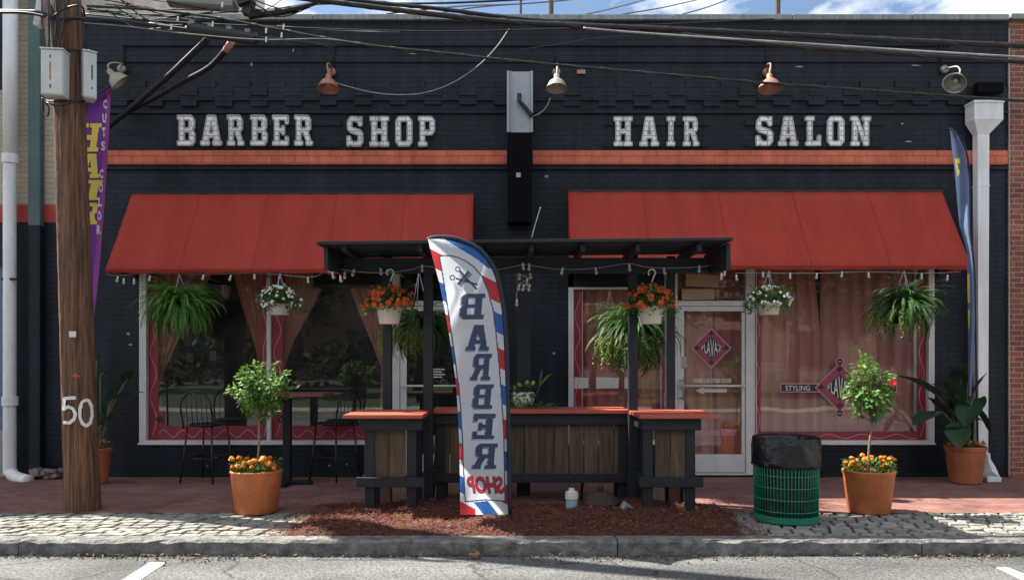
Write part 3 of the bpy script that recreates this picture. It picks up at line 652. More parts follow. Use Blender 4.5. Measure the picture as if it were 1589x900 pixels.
def diamond_logo(b, cx, cy, r, d, side=False):
    def dia(q, k, mi): b.poly([P(cx, cy - q, d - k), P(cx + q, cy, d - k), P(cx, cy + q, d - k), P(cx - q, cy, d - k)], mi)
    if side:
        b.poly([P(1211, 594.5, d), P(1392, 594.5, d), P(1392, 608.5, d), P(1211, 608.5, d)], 0)
        b.poly([P(1212.3, 596, d - .001), P(1390.7, 596, d - .001), P(1390.7, 607.3, d - .001), P(1212.3, 607.3, d - .001)], 2)
        text_decal(b, 'STYLING', 1219, 598, 1257, 606, d - .002, 3, .008)
        for yy in (cy - r - 1.5, cy + r + 1.5):
            b.disc(P(cx, yy, d - .002), 6.3 * d / F, (0, -1, 0), 20, 0); b.disc(P(cx, yy, d - .003), 5 * d / F, (0, -1, 0), 20, 2)
            b.poly([P(cx - 2.8, yy - .8, d - .004), P(cx + 2.8, yy - .8, d - .004), P(cx + 2.8, yy + .8, d - .004), P(cx - 2.8, yy + .8, d - .004)], 0)
    dia(r, .003, 0); dia(r - 1.7, .004, 1); dia(r * .55, .005, 2)
    dia_r = r * .49
    def warp(u, v):
        s = u * 2 - 1; e = max(.10, 1 - abs(s) * .86)
        return u, .5 + (v - .5) * e
    text_decal(b, 'FLAVAZ', cx - dia_r, cy - dia_r, cx + dia_r, cy + dia_r, d - .006, 3, .01, warp=warp)
    for a in range(4):
        ca, sa = (0, 1, 0, -1)[a], (-1, 0, 1, 0)[a]; px, py = cx + ca * r * .73, cy + sa * r * .73
        for ox, oy, rr in ((0, -.075, .055), (-.08, 0, .05), (.08, 0, .05), (0, .07, .045), (0, 0, .04)):
            b.disc(P(px + ox * r, py + oy * r, d - .0055 - .0002 * rr), rr * r * d / F, (0, -1, 0), 10, 2)
b = MB(); diamond_logo(b, 1303, 601, 38.5, D + yd, True)
for i, wd in enumerate((34, 40, 30, 42, 26)):                 # faint small print left of the logo
    b.poly([P(1176, 563 + i * 3.4, D + yd), P(1176 + wd, 563 + i * 3.4, D + yd), P(1176 + wd, 563.7 + i * 3.4, D + yd), P(1176, 563.7 + i * 3.4, D + yd)], 0)
b.build('window_decal', ['vinyl_pink', 'vinyl_mauve', 'vinyl_black', 'vinyl_white'], wr2)

# doors
def door(x0, x1, fl, fr_, label):
    b = MB()
    b.box(x0, x0 + fl, -.02, .10, .03, ZH); b.box(x1 - fr_, x1, -.02, .10, .03, ZH)
    b.box(x0 + fl, x1 - fr_, -.02, .10, ZD - .065, ZD); b.box(x0 + fl, x1 - fr_, -.02, .10, ZH - .06, ZH)
    b.box(x0 + fl, x1 - fr_, -.02, .2, .028, .05)
    fo = b.build('door', 'alu', bld, bevel=.004); fo['label'] = label
    a0, a1 = x0 + fl + .004, x1 - fr_ - .004
    b = MB(); zt = ZD - .07
    b.box(a0, a0 + .085, .0, .055, .06, zt); b.box(a1 - .045, a1, .0, .055, .06, zt)
    b.box(a0 + .085, a1 - .045, .0, .055, zt - .062, zt); b.box(a0 + .085, a1 - .045, .0, .055, .06, Z(705))
    b.build('door_leaf', 'alu', fo, bevel=.004)
    pane(a0 + .085, a1 - .045, Z(705), zt - .062, .025, fo)
    pane(x0 + fl, x1 - fr_, ZD, ZH - .06, .045, fo)
    b = MB(); b.tube([(a0 + .02, -.05, Z(598.5)), (a1 - .01, -.05, Z(598.5))], .014, 8)
    for x in (a0 + .03, a1 - .02): b.tube([(x, -.05, Z(598.5)), (x, .0, Z(598.5))], .01, 8)
    b.build('push_bar', 'alu', fo, smooth=True)
    return fo, a0, a1
dl, a0, a1 = door(LW1 + .002, LD1, .1, .1, 'glass door behind the left end of the wooden bar')
b = MB()
for i in range(4): b.poly([P(672, 572 + i * 4, D), P(690 - i % 2 * 4, 572 + i * 4, D), P(690 - i % 2 * 4, 573.8 + i * 4, D), P(672, 573.8 + i * 4, D)])
b.build('door_decal', 'vinyl_white', dl)
dr, a0, a1 = door(RD0 + .002, RD1 - .002, .03, .09, 'white framed glass door with diamond logo and arrow')
b = MB(); dd = D + .02
diamond_logo(b, 1104, 540, 31, dd)
text_decal(b, 'PLEASE USE OTHER DOOR', 1076, 587.3, 1135, 594, dd, 3, .03)
ya = 606; b.poly([P(1079, ya, dd), P(1092, ya - 5.5, dd), P(1092, ya - 2.6, dd), P(1128, ya - 2.6, dd), P(1128, ya + 2.6, dd), P(1092, ya + 2.6, dd), P(1092, ya + 5.5, dd)], 3)
text_decal(b, 'BOUTIQUE AND SUPPLY', 1066, 667, 1142, 677, dd, 0, .025)
b.build('door_decal', ['vinyl_pink', 'vinyl_mauve', 'vinyl_black', 'vinyl_white'], dr)
b = MB(); hx = X(1058.5)
b.tube([(hx, -.075, Z(621)), (hx, -.075, Z(586))], .012, 8); b.tube([(hx, -.075, Z(617)), (hx - .03, .0, Z(617))], .009, 8); b.tube([(hx, -.075, Z(590)), (hx - .03, .0, Z(590))], .009, 8)
b.build('door_handle', 'alu_dark', dr, smooth=True)
b = MB(); b.box(X(1058), X(1065), -.012, -.001, Z(571), Z(553)); b.build('keypad', 'alu_dark', dr, bevel=.003)
b = MB(); b.box(X(1155), X(1159), -.06, -.021, Z(478), Z(469)); b.build('hinge', 'black_metal', dr)
# dark headers over the centre openings
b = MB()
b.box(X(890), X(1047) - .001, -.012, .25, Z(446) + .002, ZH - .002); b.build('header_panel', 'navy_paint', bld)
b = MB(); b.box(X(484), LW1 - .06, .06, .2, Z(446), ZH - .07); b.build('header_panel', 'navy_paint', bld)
b = MB()
b.obox(P(1089, 435.5, 9.93), .42, .03, .16, Matrix.Rotation(R(3), 3, 'Y')); b.obox(P(1083, 457, 9.97), .42, .03, .14, Matrix.Rotation(R(-1), 3, 'Y'))
o = b.build('plywood_board', 'board', bld, bevel=.004)
# wall specks: patch of bare brick, conduit, staples
b = MB(); b.box(X(895), X(908), -.03, -.0225, Z(116), Z(110)); b.build('patch', 'pinkpipe', bld)
b = MB(); rng = random.Random(21)
for px, py, w_, h_ in ((181, 392, 3, 3), (199, 518, 6, 4), (203, 535, 6, 3), (538, 720, 3, 3), (511, 722, 3, 3), (302, 712, 3, 2), (335, 709, 3, 2), (322, 723, 3, 2), (848, 274, 6, 4), (575, 190, 3, 8), (1010, 190, 4, 5), (1190, 236, 4, 3), (1400, 192, 5, 3), (1365, 190, 8, 2), (860, 548, 5, 3), (640, 84, 12, 1.5), (1240, 104, 14, 2), (1420, 102, 16, 2), (1410, 220, 14, 2), (455, 78, 2, 6), (390, 100, 3, 8)):
    q = [(px + math.cos(a) * w_ * .5 * rng.uniform(.6, 1.3), py + math.sin(a) * h_ * .5 * rng.uniform(.6, 1.3)) for a in [k * math.pi / 4 for k in range(8)]]
    b.poly([P(x_, y_, D - .026 if y_ < 98 else D - .004) for x_, y_ in q])
b.build('paint_chip', 'cable_grey', bld)
b = MB(); yc = -.04
b.tube([(X(192), yc, Z(73)), (X(1472), yc, Z(73))], .012, 6)
for px, z1_ in ((194, 108), (519, 106), (861, 106), (1188, 106), (1457, 104)): b.tube([(X(px), yc, Z(73)), (X(px), yc, Z(z1_))], .010, 6)
b.build('conduit', 'navy_paint', bld, smooth=True)

# ------------------------------------------------------------------ sign letters
def sign_word(word, boxes, y0, y1, wname):
    cnt = {}
    ordn = ['first', 'second', 'third', 'fourth', 'fifth', 'last']
    for i, (ch, (x0, x1)) in enumerate(zip(word, boxes)):
        wdt, cons = SLAB[ch]
        x0 += .8; x1 -= .8; sx = (x1 - x0) / wdt * D / F; sz = (y1 - y0) / 10 * D / F
        cnt[ch] = cnt.get(ch, 0) + 1
        total = word.count(ch)
        which = '' if total == 1 else ('first ' if cnt[ch] == 1 else 'second ')
        loc = Vector((X((x0 + x1) / 2), -.001, Z(y1)))
        t = thing('sign_letter', f'white slab serif metal letter {ch}, the {which}{ch} of the word {wname}', 'sign letter', loc, 'white channel letters on the storefront')
        vs, fs = contour_geo([[(p[0] * sx, p[1] * sz) for p in c] for c in cons], .022)
        b = MB(); b.add([(X(x0) + v.x, -.024 - v.z, Z(y1) + v.y) for v in vs], fs); b.build('letter_channel', 'letter_back', t)
        vs, fs = contour_geo([[(p[0] * sx, p[1] * sz) for p in c] for c in cons], .003, -.0085)
        b = MB(); b.add([(X(x0) + v.x, -.0505 - v.z, Z(y1) + v.y) for v in vs], fs); b.build('letter_face', 'letter_face', t)
        b = MB()
        for c in cons:
            pts = [Vector((X(x0) + p[0] * sx, -.058, Z(y1) + p[1] * sz)) for p in c]
            for k in range(len(pts)):
                p, q = pts[k], pts[(k + 1) % len(pts)]; t_ = (q - p).normalized(); n_ = Vector((-t_.z, 0, t_.x)) * .0036; ext = t_ * .0036
                vs2 = [p - n_ - ext, q - n_ + ext, q + n_ + ext, p + n_ - ext]
                b.add([v for v in vs2] + [v + Vector((0, .045, 0)) for v in vs2], [(0, 1, 2, 3), (0, 4, 5, 1), (1, 5, 6, 2), (2, 6, 7, 3), (3, 7, 4, 0)])
        b.build('letter_rim', 'letter_rim', t)
        # thin neon tube of the inner outline
sign_word('BARBER', [(277, 305), (313, 347), (354, 381), (390, 417), (424, 450), (458, 487)], 181, 227.5, 'BARBER')
sign_word('SHOP', [(538, 565), (574, 605), (614, 641), (649, 676)], 183, 229, 'SHOP')
sign_word('HAIR', [(951, 981), (991, 1022), (1033, 1047), (1058, 1084)], 183.5, 228.5, 'HAIR')
sign_word('SALON', [(1170, 1198), (1205, 1237), (1247, 1272), (1281, 1308), (1317, 1349)], 183, 228, 'SALON')

# ------------------------------------------------------------------ blade sign cabinet
t = thing('sign_cabinet', 'tall narrow projecting sign box, grey panel above a black panel, between the two awnings', 'sign', (X(806, 9.75), -.001, Z(345, 9.75)))
dcab = 9.75
b = MB(); b.box(X(788, dcab), X(825, dcab), -.25, -.002, Z(345, dcab), Z(206, dcab)); b.build('lower_panel', 'box_black', t, bevel=.006)
b = MB(); b.box(X(789, dcab), X(825, dcab), -.24, -.002, Z(205.6, dcab), Z(111, dcab)); b.build('upper_panel', 'box_grey', t, bevel=.004)
b = MB()
for x0, x1 in ((786.5, 790.5), (792, 793.5), (823.5, 827)): b.box(X(x0, dcab), X(x1, dcab), -.262, -.2415, Z(205.4, dcab), Z(110.6, dcab))
b.build('flange', 'box_grey', t, bevel=.002)
b = MB(); b.tube([P(806, 146, 9.7), P(806, 157, 9.7), P(812, 164, 9.7), P(824, 178, 9.7), P(826, 181, 9.8)], .028, 8); b.build('conduit_elbow', 'black_metal', t, smooth=False)
b = MB(); b.box(X(801, 9.74), X(808, 9.74), -.256, -.2505, Z(275, 9.74), Z(268, 9.74)); b.build('hole_cover', 'alu_dark', t)

# ------------------------------------------------------------------ lamps
def lamp(label, mat, mount, pts, tip, axis, rim=.128, gl=.0):
    t = thing('wall_lamp', label, 'lamp', Vector((X(mount[0]), -.03, Z(mount[1]))), 'gooseneck lamps over the storefront')
    b = MB(); c = Vector((X(mount[0]), -.024, Z(mount[1]))); b.lathe([(0, .055), (.03, .052), (.05, .035), (.056, 0), (.0, 0)], c, (0, -1, 0), 18); b.build('wall_mount', mat, t, smooth=True)
    tip = P(*tip)
    path = smooth_pts([c + Vector((0, -.05, 0))] + [P(*p) for p in pts] + [tip], 6)
    b = MB(); b.tube(path, .011, 8); b.build('arm', mat, t, smooth=True)
    b = MB()
    b.lathe([(.0, -.01), (.028, -.01), (.036, .0), (.038, .055), (.05, .065), (.062, .07), (.095, .10), (rim - .008, .155), (rim, .178), (rim + .006, .186), (rim - .004, .184), (rim - .012, .155), (.085, .10), (.03, .075)], tip, axis, 26)
    b.build('lamp_shade', mat, t, smooth=True)
    b = MB(); rngl = random.Random(1); b.blob(tip + Vector(axis).normalized() * .115, .034, rngl, 8, 6, 0); b.build('light_bulb', 'bulb', t, smooth=True)
lamp('beige gooseneck lamp tilted sideways beside the utility pole', 'beige_lamp', (191, 109), [(190, 100, 9.75), (176, 98, 9.62), (168, 101, 9.55)], (169, 110, 9.55), (.62, .30, -.72), .125)
lamp('copper gooseneck lamp above the gap between BARBER and SHOP', 'copper', (516, 114), [(514, 102, 9.8), (508, 100, 9.62)], (510, 117, 9.55), (.02, -.2, -1))
lamp('beige gooseneck lamp right of the tall sign box', 'beige_lamp', (863, 114), [(863, 102, 9.8), (865, 101, 9.62)], (864, 117, 9.55), (-.02, -.2, -1))
lamp('copper gooseneck lamp above the gap between HAIR and SALON', 'copper', (1188, 114), [(1190, 102, 9.8), (1196, 100, 9.65)], (1194, 117, 9.55), (-.03, -.2, -1), .14)
lamp('galvanised gooseneck lamp tilted towards the street beside the white downpipe', 'grey_lamp', (1463, 110), [(1472, 106, 9.75), (1485, 104, 9.6), (1490, 110, 9.55)], (1487, 118, 9.5), (-.55, -.5, -.72), .13)

# ------------------------------------------------------------------ awnings
def awning(label, x0, x1, yt, yb_):
    d0, d1 = D - .012, 9.33
    zt, zb = Z(yt, D), Z(yb_, d1)
    yw, yf = -.02, d1 - D
    t = thing('awning', label, 'awning', ((x0 + x1) / 2, yw, zb), 'red canvas awnings over the shop windows')
    n, m = 44, 10; b = MB(); vs = []
    nb = 5
    for j in range(m + 1):
        s = j / m
        for i in range(n + 1):
            u = i / n
            sag = .03 * math.sin(math.pi * s) * (.35 + .65 * abs(math.sin(math.pi * u * nb)))
            y = yw + (yf - yw) * s; z = zt + (zb + .045 - zt) * s - sag + .006 * math.sin(u * 37 + 3 * s + x0) * math.sin(math.pi * s) + .005 * math.sin(u * 83 - 5 * s)
            vs.append((x0 + (x1 - x0) * u, y, z))
    for i in range(n + 1): vs.append((x0 + (x1 - x0) * i / n, yf + .004, zb + .006 * math.sin(i * 1.3) + .004 * math.sin(i * .37 + x0)))
    fs = [(j * (n + 1) + i, (j + 1) * (n + 1) + i, (j + 1) * (n + 1) + i + 1, j * (n + 1) + i + 1) for j in range(m + 1) for i in range(n)]
    b.add(vs, fs)
    o = b.build('canopy', 'awning', t, smooth=True)
    so = o.modifiers.new('solid', 'SOLIDIFY'); so.thickness = .006
    for xx in (x0 + .003, x1 - .003):
        b = MB(); b.poly([(xx, yw, zt - .01), (xx, yf + .006, zb + .04), (xx, yf + .006, zb), (xx, yw, zb)]); o = b.build('side_panel', 'awning', t)
        so = o.modifiers.new('solid', 'SOLIDIFY'); so.thickness = .005; so.offset = 0
    b = MB()
    for i in range(1, nb):
        xx = x0 + (x1 - x0) * i / nb; dv = Vector((0, yf - yw, zb + .045 - zt)); nn = Vector((0, dv.z, -dv.y)).normalized() * .004
        if nn.z < 0: nn = -nn
        p = Vector((xx, yw, zt)); q = p + dv
        b.add([p + nn + Vector((-.003, 0, 0)), q + nn + Vector((-.003, 0, 0)), q + nn + Vector((.003, 0, 0)), p + nn + Vector((.003, 0, 0))], [(0, 1, 2, 3)])
    b.build('seam', 'awning_seam', t)
    b = MB(); b.box(x0, x1, yf - .004, yf + .0, zb + .038, zb + .046); b.v = [(x, y - .006, z) for x, y, z in b.v]; b.build('hem', 'awning_seam', t)
    b = MB(); b.tube([(x0 + .02, yf + .02, zb + .02), (x1 - .02, yf + .02, zb + .02)], .012, 6)
    for i in range(nb + 1):
        xx = x0 + .03 + (x1 - x0 - .06) * i / nb
        b.tube([(xx, yf + .02, zb + .02), (xx, yw - .01, zb + .02)], .012, 6); b.tube([(xx, yf + .03, zb + .02), (xx, yw - .012, zt - .05)], .012, 6)
    b.build('frame', 'alu_dark', t)
    b = MB(); b.box(x0, x1, -.03, -.001, zt - .005, zt + .018); b.build('head_bar', 'black_metal', t)
    return zb, yf
XA0, XA1 = X(206), X(735); XB0, XB1 = X(881), X(1460)
awning('long red canvas awning over the curtained window on the BARBER SHOP side', XA0, XA1, 301, 424)
awning('long red canvas awning over the coral curtains on the HAIR SALON side', XB0, XB1, 297.5, 418.5)

# ------------------------------------------------------------------ curtains
def curtain(label, rows, d, folds, mat='curtain', amp=.03, seed=0):
    n = 46; m = 20; b = MB(); vs = []
    rng = random.Random(seed); ph = [rng.uniform(0, 6) for _ in range(4)]
    def at(py):
        for (a, l0, r0), (c, l1, r1) in zip(rows, rows[1:]):
            if a <= py <= c:
                t = (py - a) / (c - a); return l0 + (l1 - l0) * t, r0 + (r1 - r0) * t
        return rows[-1][1], rows[-1][2]
    ys = [rows[0][0] + (rows[-1][0] - rows[0][0]) * j / m for j in range(m + 1)]
    for py in ys:
        l_, r_ = at(py)
        for i in range(n + 1):
            u = i / n
            dd = amp * (math.sin(u * folds * 2 * math.pi + ph[0] + .5 * math.sin(py * .02 + ph[2])) + .4 * math.sin(u * folds * 5.1 + ph[1]))
            vs.append(P(l_ + (r_ - l_) * u, py, d + dd))
    fs = [(j * (n + 1) + i, j * (n + 1) + i + 1, (j + 1) * (n + 1) + i + 1, (j + 1) * (n + 1) + i) for j in range(m) for i in range(n)]
    b.add(vs, fs); o = b.build('curtain', mat, smooth=True)
    return tag(o, label, 'curtain', 'coral curtains behind the shop windows')
dc = 10.14
curtain('coral curtain tied back to the left edge of the left shop window', [(395, 232, 345), (470, 236, 305), (540, 236, 272), (598, 236, 246), (612, 237, 250), (690, 236, 256)], dc, 5, 'curtain', .028, 1)
curtain('coral curtain gathered against the left side of the white mullion', [(395, 352, 412), (470, 374, 411), (540, 396, 411), (590, 404, 411), (690, 402, 412)], dc, 4, 'curtain_red', .025, 2)
curtain('coral curtain draped right of the white mullion behind the white flower basket', [(395, 421, 520), (470, 424, 490), (530, 428, 456), (570, 432, 441), (690, 430, 444)], dc, 6, 'curtain', .028, 3)
curtain('coral curtain slanting down behind the orange flower basket', [(395, 520, 606), (450, 543, 606), (520, 572, 606), (572, 592, 605), (690, 588, 606)], dc, 5, 'curtain', .028, 4)
curtain('coral curtain filling the narrow window left of the logo door', [(440, 892, 1044), (690, 892, 1044)], dc, 9, 'curtain_red', .03, 5)
curtain('orange coral curtain behind the glass of the logo door', [(405, 1049, 1108), (560, 1049, 1104), (740, 1049, 1108)], dc, 3, 'curtain', .03, 6)
curtain('dusky coral curtain on the hinge side of the logo door glass', [(405, 1106, 1166), (560, 1102, 1166), (740, 1106, 1166)], dc + .08, 3, 'curtain_red', .03, 7)
curtain('coral curtain panel behind the STYLING lettering of the right window', [(405, 1170, 1262), (520, 1170, 1273), (700, 1170, 1274)], dc, 5, 'curtain', .03, 8)
curtain('coral curtain panel behind the potted hibiscus in the right window', [(405, 1273, 1446), (520, 1272, 1446), (700, 1272, 1446)], dc, 8, 'curtain', .03, 9)
# notices seen through the left glass
for lab, px, py, w_, h_ in (('small white paper notice inside the left window, nearer the tied curtain', 295, 555, 12, 16), ('small white paper notice inside the left window, nearer the mullion', 330, 552, 11, 17)):
    b = MB(); o0 = P(px, py, 11.2); b.box(o0.x - w_ / 240, o0.x + w_ / 240, o0.y, o0.y + .006, o0.z - h_ / 240, o0.z + h_ / 240)
    tag(b.build('paper_notice', 'paper'), lab, 'notice')
# black speaker hanging inside
t = thing('hanging_speaker', 'black loudspeaker hanging inside the glass between two curtains', 'speaker', P(500, 475, 10.7))
b = MB(); o0 = P(500, 478, 10.7); b.obox(o0, .30, .24, .36, Matrix.Rotation(R(12), 3, 'Y') @ Matrix.Rotation(R(-15), 3, 'X')); b.build('cabinet', 'box_black', t, bevel=.02)
b = MB(); b.disc(o0 + Vector((0, -.14, .03)), .09, (0, -1, .25), 18); b.build('cone', 'black_metal', t)
b = MB(); b.tube([o0 + Vector((0, 0, .15)), o0 + Vector((0, .02, .7))], .016, 6); b.build('bracket', 'black_metal', t)

# ------------------------------------------------------------------ left neighbour building
XE = XL - .004
nb_ = thing('neighbour_building', 'tall cream painted brick building with navy base and red band at the left edge', 'building', (-12, 0, 0))
b = MB()
zr0, zr1 = Z(345), Z(318)
lw0, lw1 = -9.0, X(7)
b.box(-22, lw0, .0, .4, zr1, 9.9); b.box(lw1, XE, .0, .4, zr1, 9.9); b.box(lw0, lw1, .0, .4, zr1, Z(140)); b.box(lw0, lw1, 0, .4, 8.2, 9.9)
b.build('upper_wall', 'cream_brick', nb_)
b = MB(); b.box(XE - .4, XE, .401, 8.0, 0, 9.9); b.build('side_wall', 'cream_side', nb_)
b = MB(); b.box(-22, XE, -.002, .4, zr0, zr1 - .002); b.build('band', 'red_band', nb_)
b = MB(); b.box(lw1, XE, -.001, .4, -.3, zr0 - .002); b.box(-22, lw0, -.001, .4, -.3, zr0 - .002); b.box(lw0, lw1, -.001, .4, Z(410), zr0 - .002); b.build('base_wall', 'navy_brick', nb_)
b = MB(); b.box(lw0, lw1, -.001, .4, -.3, Z(668)); b.build('sill_wall', 'concrete', nb_)
b = MB(); b.box(lw0, lw1, .1, .12, Z(668), Z(410)); b.build('window', 'blind', nb_)
b = MB(); b.box(lw0, lw1, .1, .12, Z(140), 8.2); b.build('window', 'navy_paint', nb_)
b = MB(); b.box(-22, XE - .41, .41, 8, 9.5, 9.7); b.box(-22, -21.8, .41, 8, 0, 9.5); b.box(-21.7, XE - .41, 7.8, 8, 0, 9.5); b.build('roof', 'concrete', nb_)
b = MB(); b.box(-22.1, XE + .06, -.06, .42, 9.902, 9.98); b.build('parapet_cap', 'cap', nb_)
# rubble at its foot
b = MB(); rng = random.Random(4)
for k in range(16):
    p = P(rng.uniform(52, 102), 742, 9.9); b.obox((p.x, p.y - rng.uniform(0, .1), rng.uniform(.02, .12)), rng.uniform(.06, .18), .08, rng.uniform(.04, .07), Matrix.Rotation(rng.uniform(-.5, .5), 3, 'Z') @ Matrix.Rotation(rng.uniform(-.3, .3), 3, 'Y'))
tag(b.build('rubble', 'rubble', bevel=.006), 'crumbled brick and mortar at the foot of the navy wall behind the pole', 'rubble', kind='stuff')
# right neighbour
XN = XR + .004
t = thing('brick_building', 'red brick building at the right edge with pale mortar edge', 'building', (9, 0, 0))
b = MB(); b.box(XN, 20, -.02, .4, -.3, Z(34)); b.build('wall', 'red_brick', t)
b = MB(); b.box(XN - .0035, XN + .012, -.028, -.0205, .02, Z(45)); b.build('mortar_edge', 'concrete', t)
b = MB(); b.box(XN, 20.1, -.08, .45, Z(34) + .002, Z(25)); b.build('parapet_cap', 'cap', t, bevel=.008)
b = MB(); b.box(XN + .3, 20, .41, 12, 5.4, 5.6); b.build('roof', 'concrete', t)

# ------------------------------------------------------------------ pipes
t = thing('downpipe', 'round white downpipe with elbow foot on the cream building', 'pipe', P(15, 745, 9.85))
dp = 9.86
b = MB(); b.tube([P(16, -60, dp), P(16, 240, dp)], 10.5 * dp / F, 16); b.build('upper_pipe', 'white_pipe', t, smooth=True)
b = MB(); b.tube(smooth_pts([P(15, 240, dp), P(15, 500, dp), P(15, 715, dp), P(16, 730, dp), P(24, 740, dp - .08), P(44, 746, dp - .2)], 8), 9.3 * dp / F, 16); b.build('lower_pipe', 'white_pipe', t, smooth=True)
b = MB()
for y in (240, 615): b = MB(); b.tube([P(15.5, y, dp), P(15.5, y + 14, dp)], 11.6 * dp / F, 16); b.build('coupling', 'white_pipe', t, smooth=False)
b = MB(); b.tube([P(3, 433, dp - .05), P(27, 433, dp - .05)], .018, 6); b.build('strap', 'black_metal', t)
t = thing('square_downpipe', 'square downpipe painted green above and navy below, left of the utility pole', 'pipe', P(52, 740, 9.9))
b = MB(); b.box(X(43, 9.9), X(62, 9.9), -.1, -.002, Z(350, 9.9), 9.6); b.build('upper_pipe', 'green_pipe', t, bevel=.01)
b = MB(); b.box(X(44, 9.9), X(62, 9.9), -.1, -.003, Z(733, 9.9), Z(350, 9.9) - .002); b.build('lower_pipe', 'navy_paint', t, bevel=.01)
t = thing('downspout', 'white square downspout with funnel shaped collector box near the red brick wall', 'pipe', P(1522, 740, 9.85))
de = 9.82
b = MB()
xa, xb, xc, xd = X(1508, de), X(1553, de), X(1518, de), X(1536, de)
ya_, yb2 = -.235, -.03
b.box(xa, xb, ya_, yb2, Z(188, de), Z(160, de))
lo = [(xa, ya_, Z(188, de)), (xb, ya_, Z(188, de)), (xb, yb2, Z(188, de)), (xa, yb2, Z(188, de)), (xc, -.17, Z(208, de)), (xd, -.17, Z(208, de)), (xd, -.06, Z(208, de)), (xc, -.06, Z(208, de))]
b.add(lo, [(0, 1, 5, 4), (1, 2, 6, 5), (2, 3, 7, 6), (3, 0, 4, 7), (4, 5, 6, 7)])
b.box(xa - .012, xb + .012, ya_ - .012, yb2, Z(162, de), Z(158, de))
b.build('collector_box', 'white_pipe', t, bevel=.006)
b = MB()
b.add([(xc, -.17, Z(208, de)), (xd, -.17, Z(208, de)), (xd, -.06, Z(208, de)), (xc, -.06, Z(208, de)), (xc + .012, -.17, Z(705, de)), (xd - .015, -.17, Z(705, de)), (xd - .015, -.06, Z(705, de)), (xc + .012, -.06, Z(705, de))],
      [(0, 4, 5, 1), (1, 5, 6, 2), (2, 6, 7, 3), (3, 7, 4, 0)])
b.box(xc - .004, xd + .004, -.175, -.055, Z(289, de), Z(287, de))
b.build('pipe', 'white_pipe', t)
b = MB(); b.tube(smooth_pts([P(1526, 703, de - .1), P(1527, 716, de - .1), P(1533, 728, de - .12), P(1537, 740, de - .2)], 6), [.085 + .0012 * i for i in range(19)], 4); b.build('boot', 'white_pipe', t)
b = MB(); b.box(X(1527, 9.65), X(1549, 9.65), -.42, -.2, .0, .065); b.build('foot_block', 'white_pipe', t, bevel=.01)
b = MB(); b.box(X(1506), X(1546), -.16, -.06, Z(150), Z(134)); tag(b.build('scupper', 'box_black', bevel=.01), 'black scupper opening just above the white collector box', 'scupper')

# ------------------------------------------------------------------ utility pole
dpole = GD(790)
pb = P(129, 790, dpole); ptop = P(103, 0, dpole); pdir = (ptop - pb) / (ptop.z - pb.z)
pole = thing('utility_pole', 'thick leaning timber utility pole painted with white 50', 'utility pole', (pb.x, pb.y, 0))
def pole_c(z): return Vector((pb.x, pb.y, 0)) + pdir * z
def pole_r(z): return .165 - .0052 * z
rng = random.Random(12); b = MB(); n = 40; hs = [-.1 + .13 * k for k in range(72)]
ph = [rng.uniform(0, 6.3) for _ in range(9)]
vs = []
for z in hs:
    for j in range(n):
        a = 2 * math.pi * j / n
        g = sum(math.sin(a * f + ph[i] + z * tw) * am for i, (f, tw, am) in enumerate(((3, .25, .004), (7, .5, .003), (13, .3, .0028), (19, -.4, .0022)))) + rng.uniform(-.0016, .0016)
        r_ = pole_r(z) + g + (.02 * max(0, .25 - z) if z < .25 else 0)
        c = pole_c(z); vs.append((c.x + r_ * math.cos(a), c.y + r_ * math.sin(a), z))
fs = [(k * n + j, k * n + (j + 1) % n, (k + 1) * n + (j + 1) % n, (k + 1) * n + j) for k in range(len(hs) - 1) for j in range(n)]
b.add(vs, fs); b.build('shaft', 'pole_wood', pole, smooth=True)
def on_pole(px, py, off):
    k = (px - CX) / F; d = dpole - .12
    for _ in range(3):
        z = Z(py, d); c = pole_c(z); r_ = pole_r(z) + off
        cy = c.y + D; A = k * k + 1; B = -2 * (k * c.x + cy); C_ = c.x ** 2 + cy ** 2 - r_ * r_; disc = B * B - 4 * A * C_
        d = (-B - math.sqrt(max(0, disc))) / (2 * A)
    return Vector((k * d, d - D, Z(py, d)))
def stroke(b, pts, w, off=.012, seed=0):
    rng = random.Random(seed)
    q = [];
    for i in range(len(pts) - 1):
        for k in range(4):
            t = k / 4; q.append((pts[i][0] * (1 - t) + pts[i + 1][0] * t, pts[i][1] * (1 - t) + pts[i + 1][1] * t))
    q.append(pts[-1]); vs = []
    for i, (x, y) in enumerate(q):
        a = q[max(i - 1, 0)]; c = q[min(i + 1, len(q) - 1)]; tx, ty = c[0] - a[0], c[1] - a[1]; l = math.hypot(tx, ty) or 1
        ww = w * rng.uniform(.85, 1.15) / 2
        vs += [on_pole(x - ty / l * ww, y + tx / l * ww, off), on_pole(x + ty / l * ww, y - tx / l * ww, off)]
    b.add(vs, [(2 * i, 2 * i + 1, 2 * i + 3, 2 * i + 2) for i in range(len(q) - 1)])
b = MB()
stroke(b, [(118, 617), (99, 618)], 5, .0125, 1); stroke(b, [(100, 617), (99, 630), (99, 637)], 5, .012, 2)
stroke(b, [(99, 634), (106, 631), (113, 634), (117, 642), (115, 650), (108, 656), (98, 655)], 5, .013, 3)
stroke(b, [(133, 620), (127, 624), (124, 634), (124, 648), (128, 657), (134, 661), (140, 656), (143, 644), (142, 630), (138, 622), (133, 620)], 5, .0125, 4)
b.build('painted_number', 'white_spray', pole)
b = MB(); q = [on_pole(px, py, .012) for px, py in ((107, 514), (118, 514), (118, 523), (107, 523))]; b.poly(q); b.build('tag_plate', 'tag_white', pole)
b = MB(); stroke(b, [(111, 585), (117, 580), (123, 585)], 2.4, .012, 6); stroke(b, [(117, 580), (117, 588)], 2.4, .012, 7); b.build('painted_mark', 'red_spray', pole)
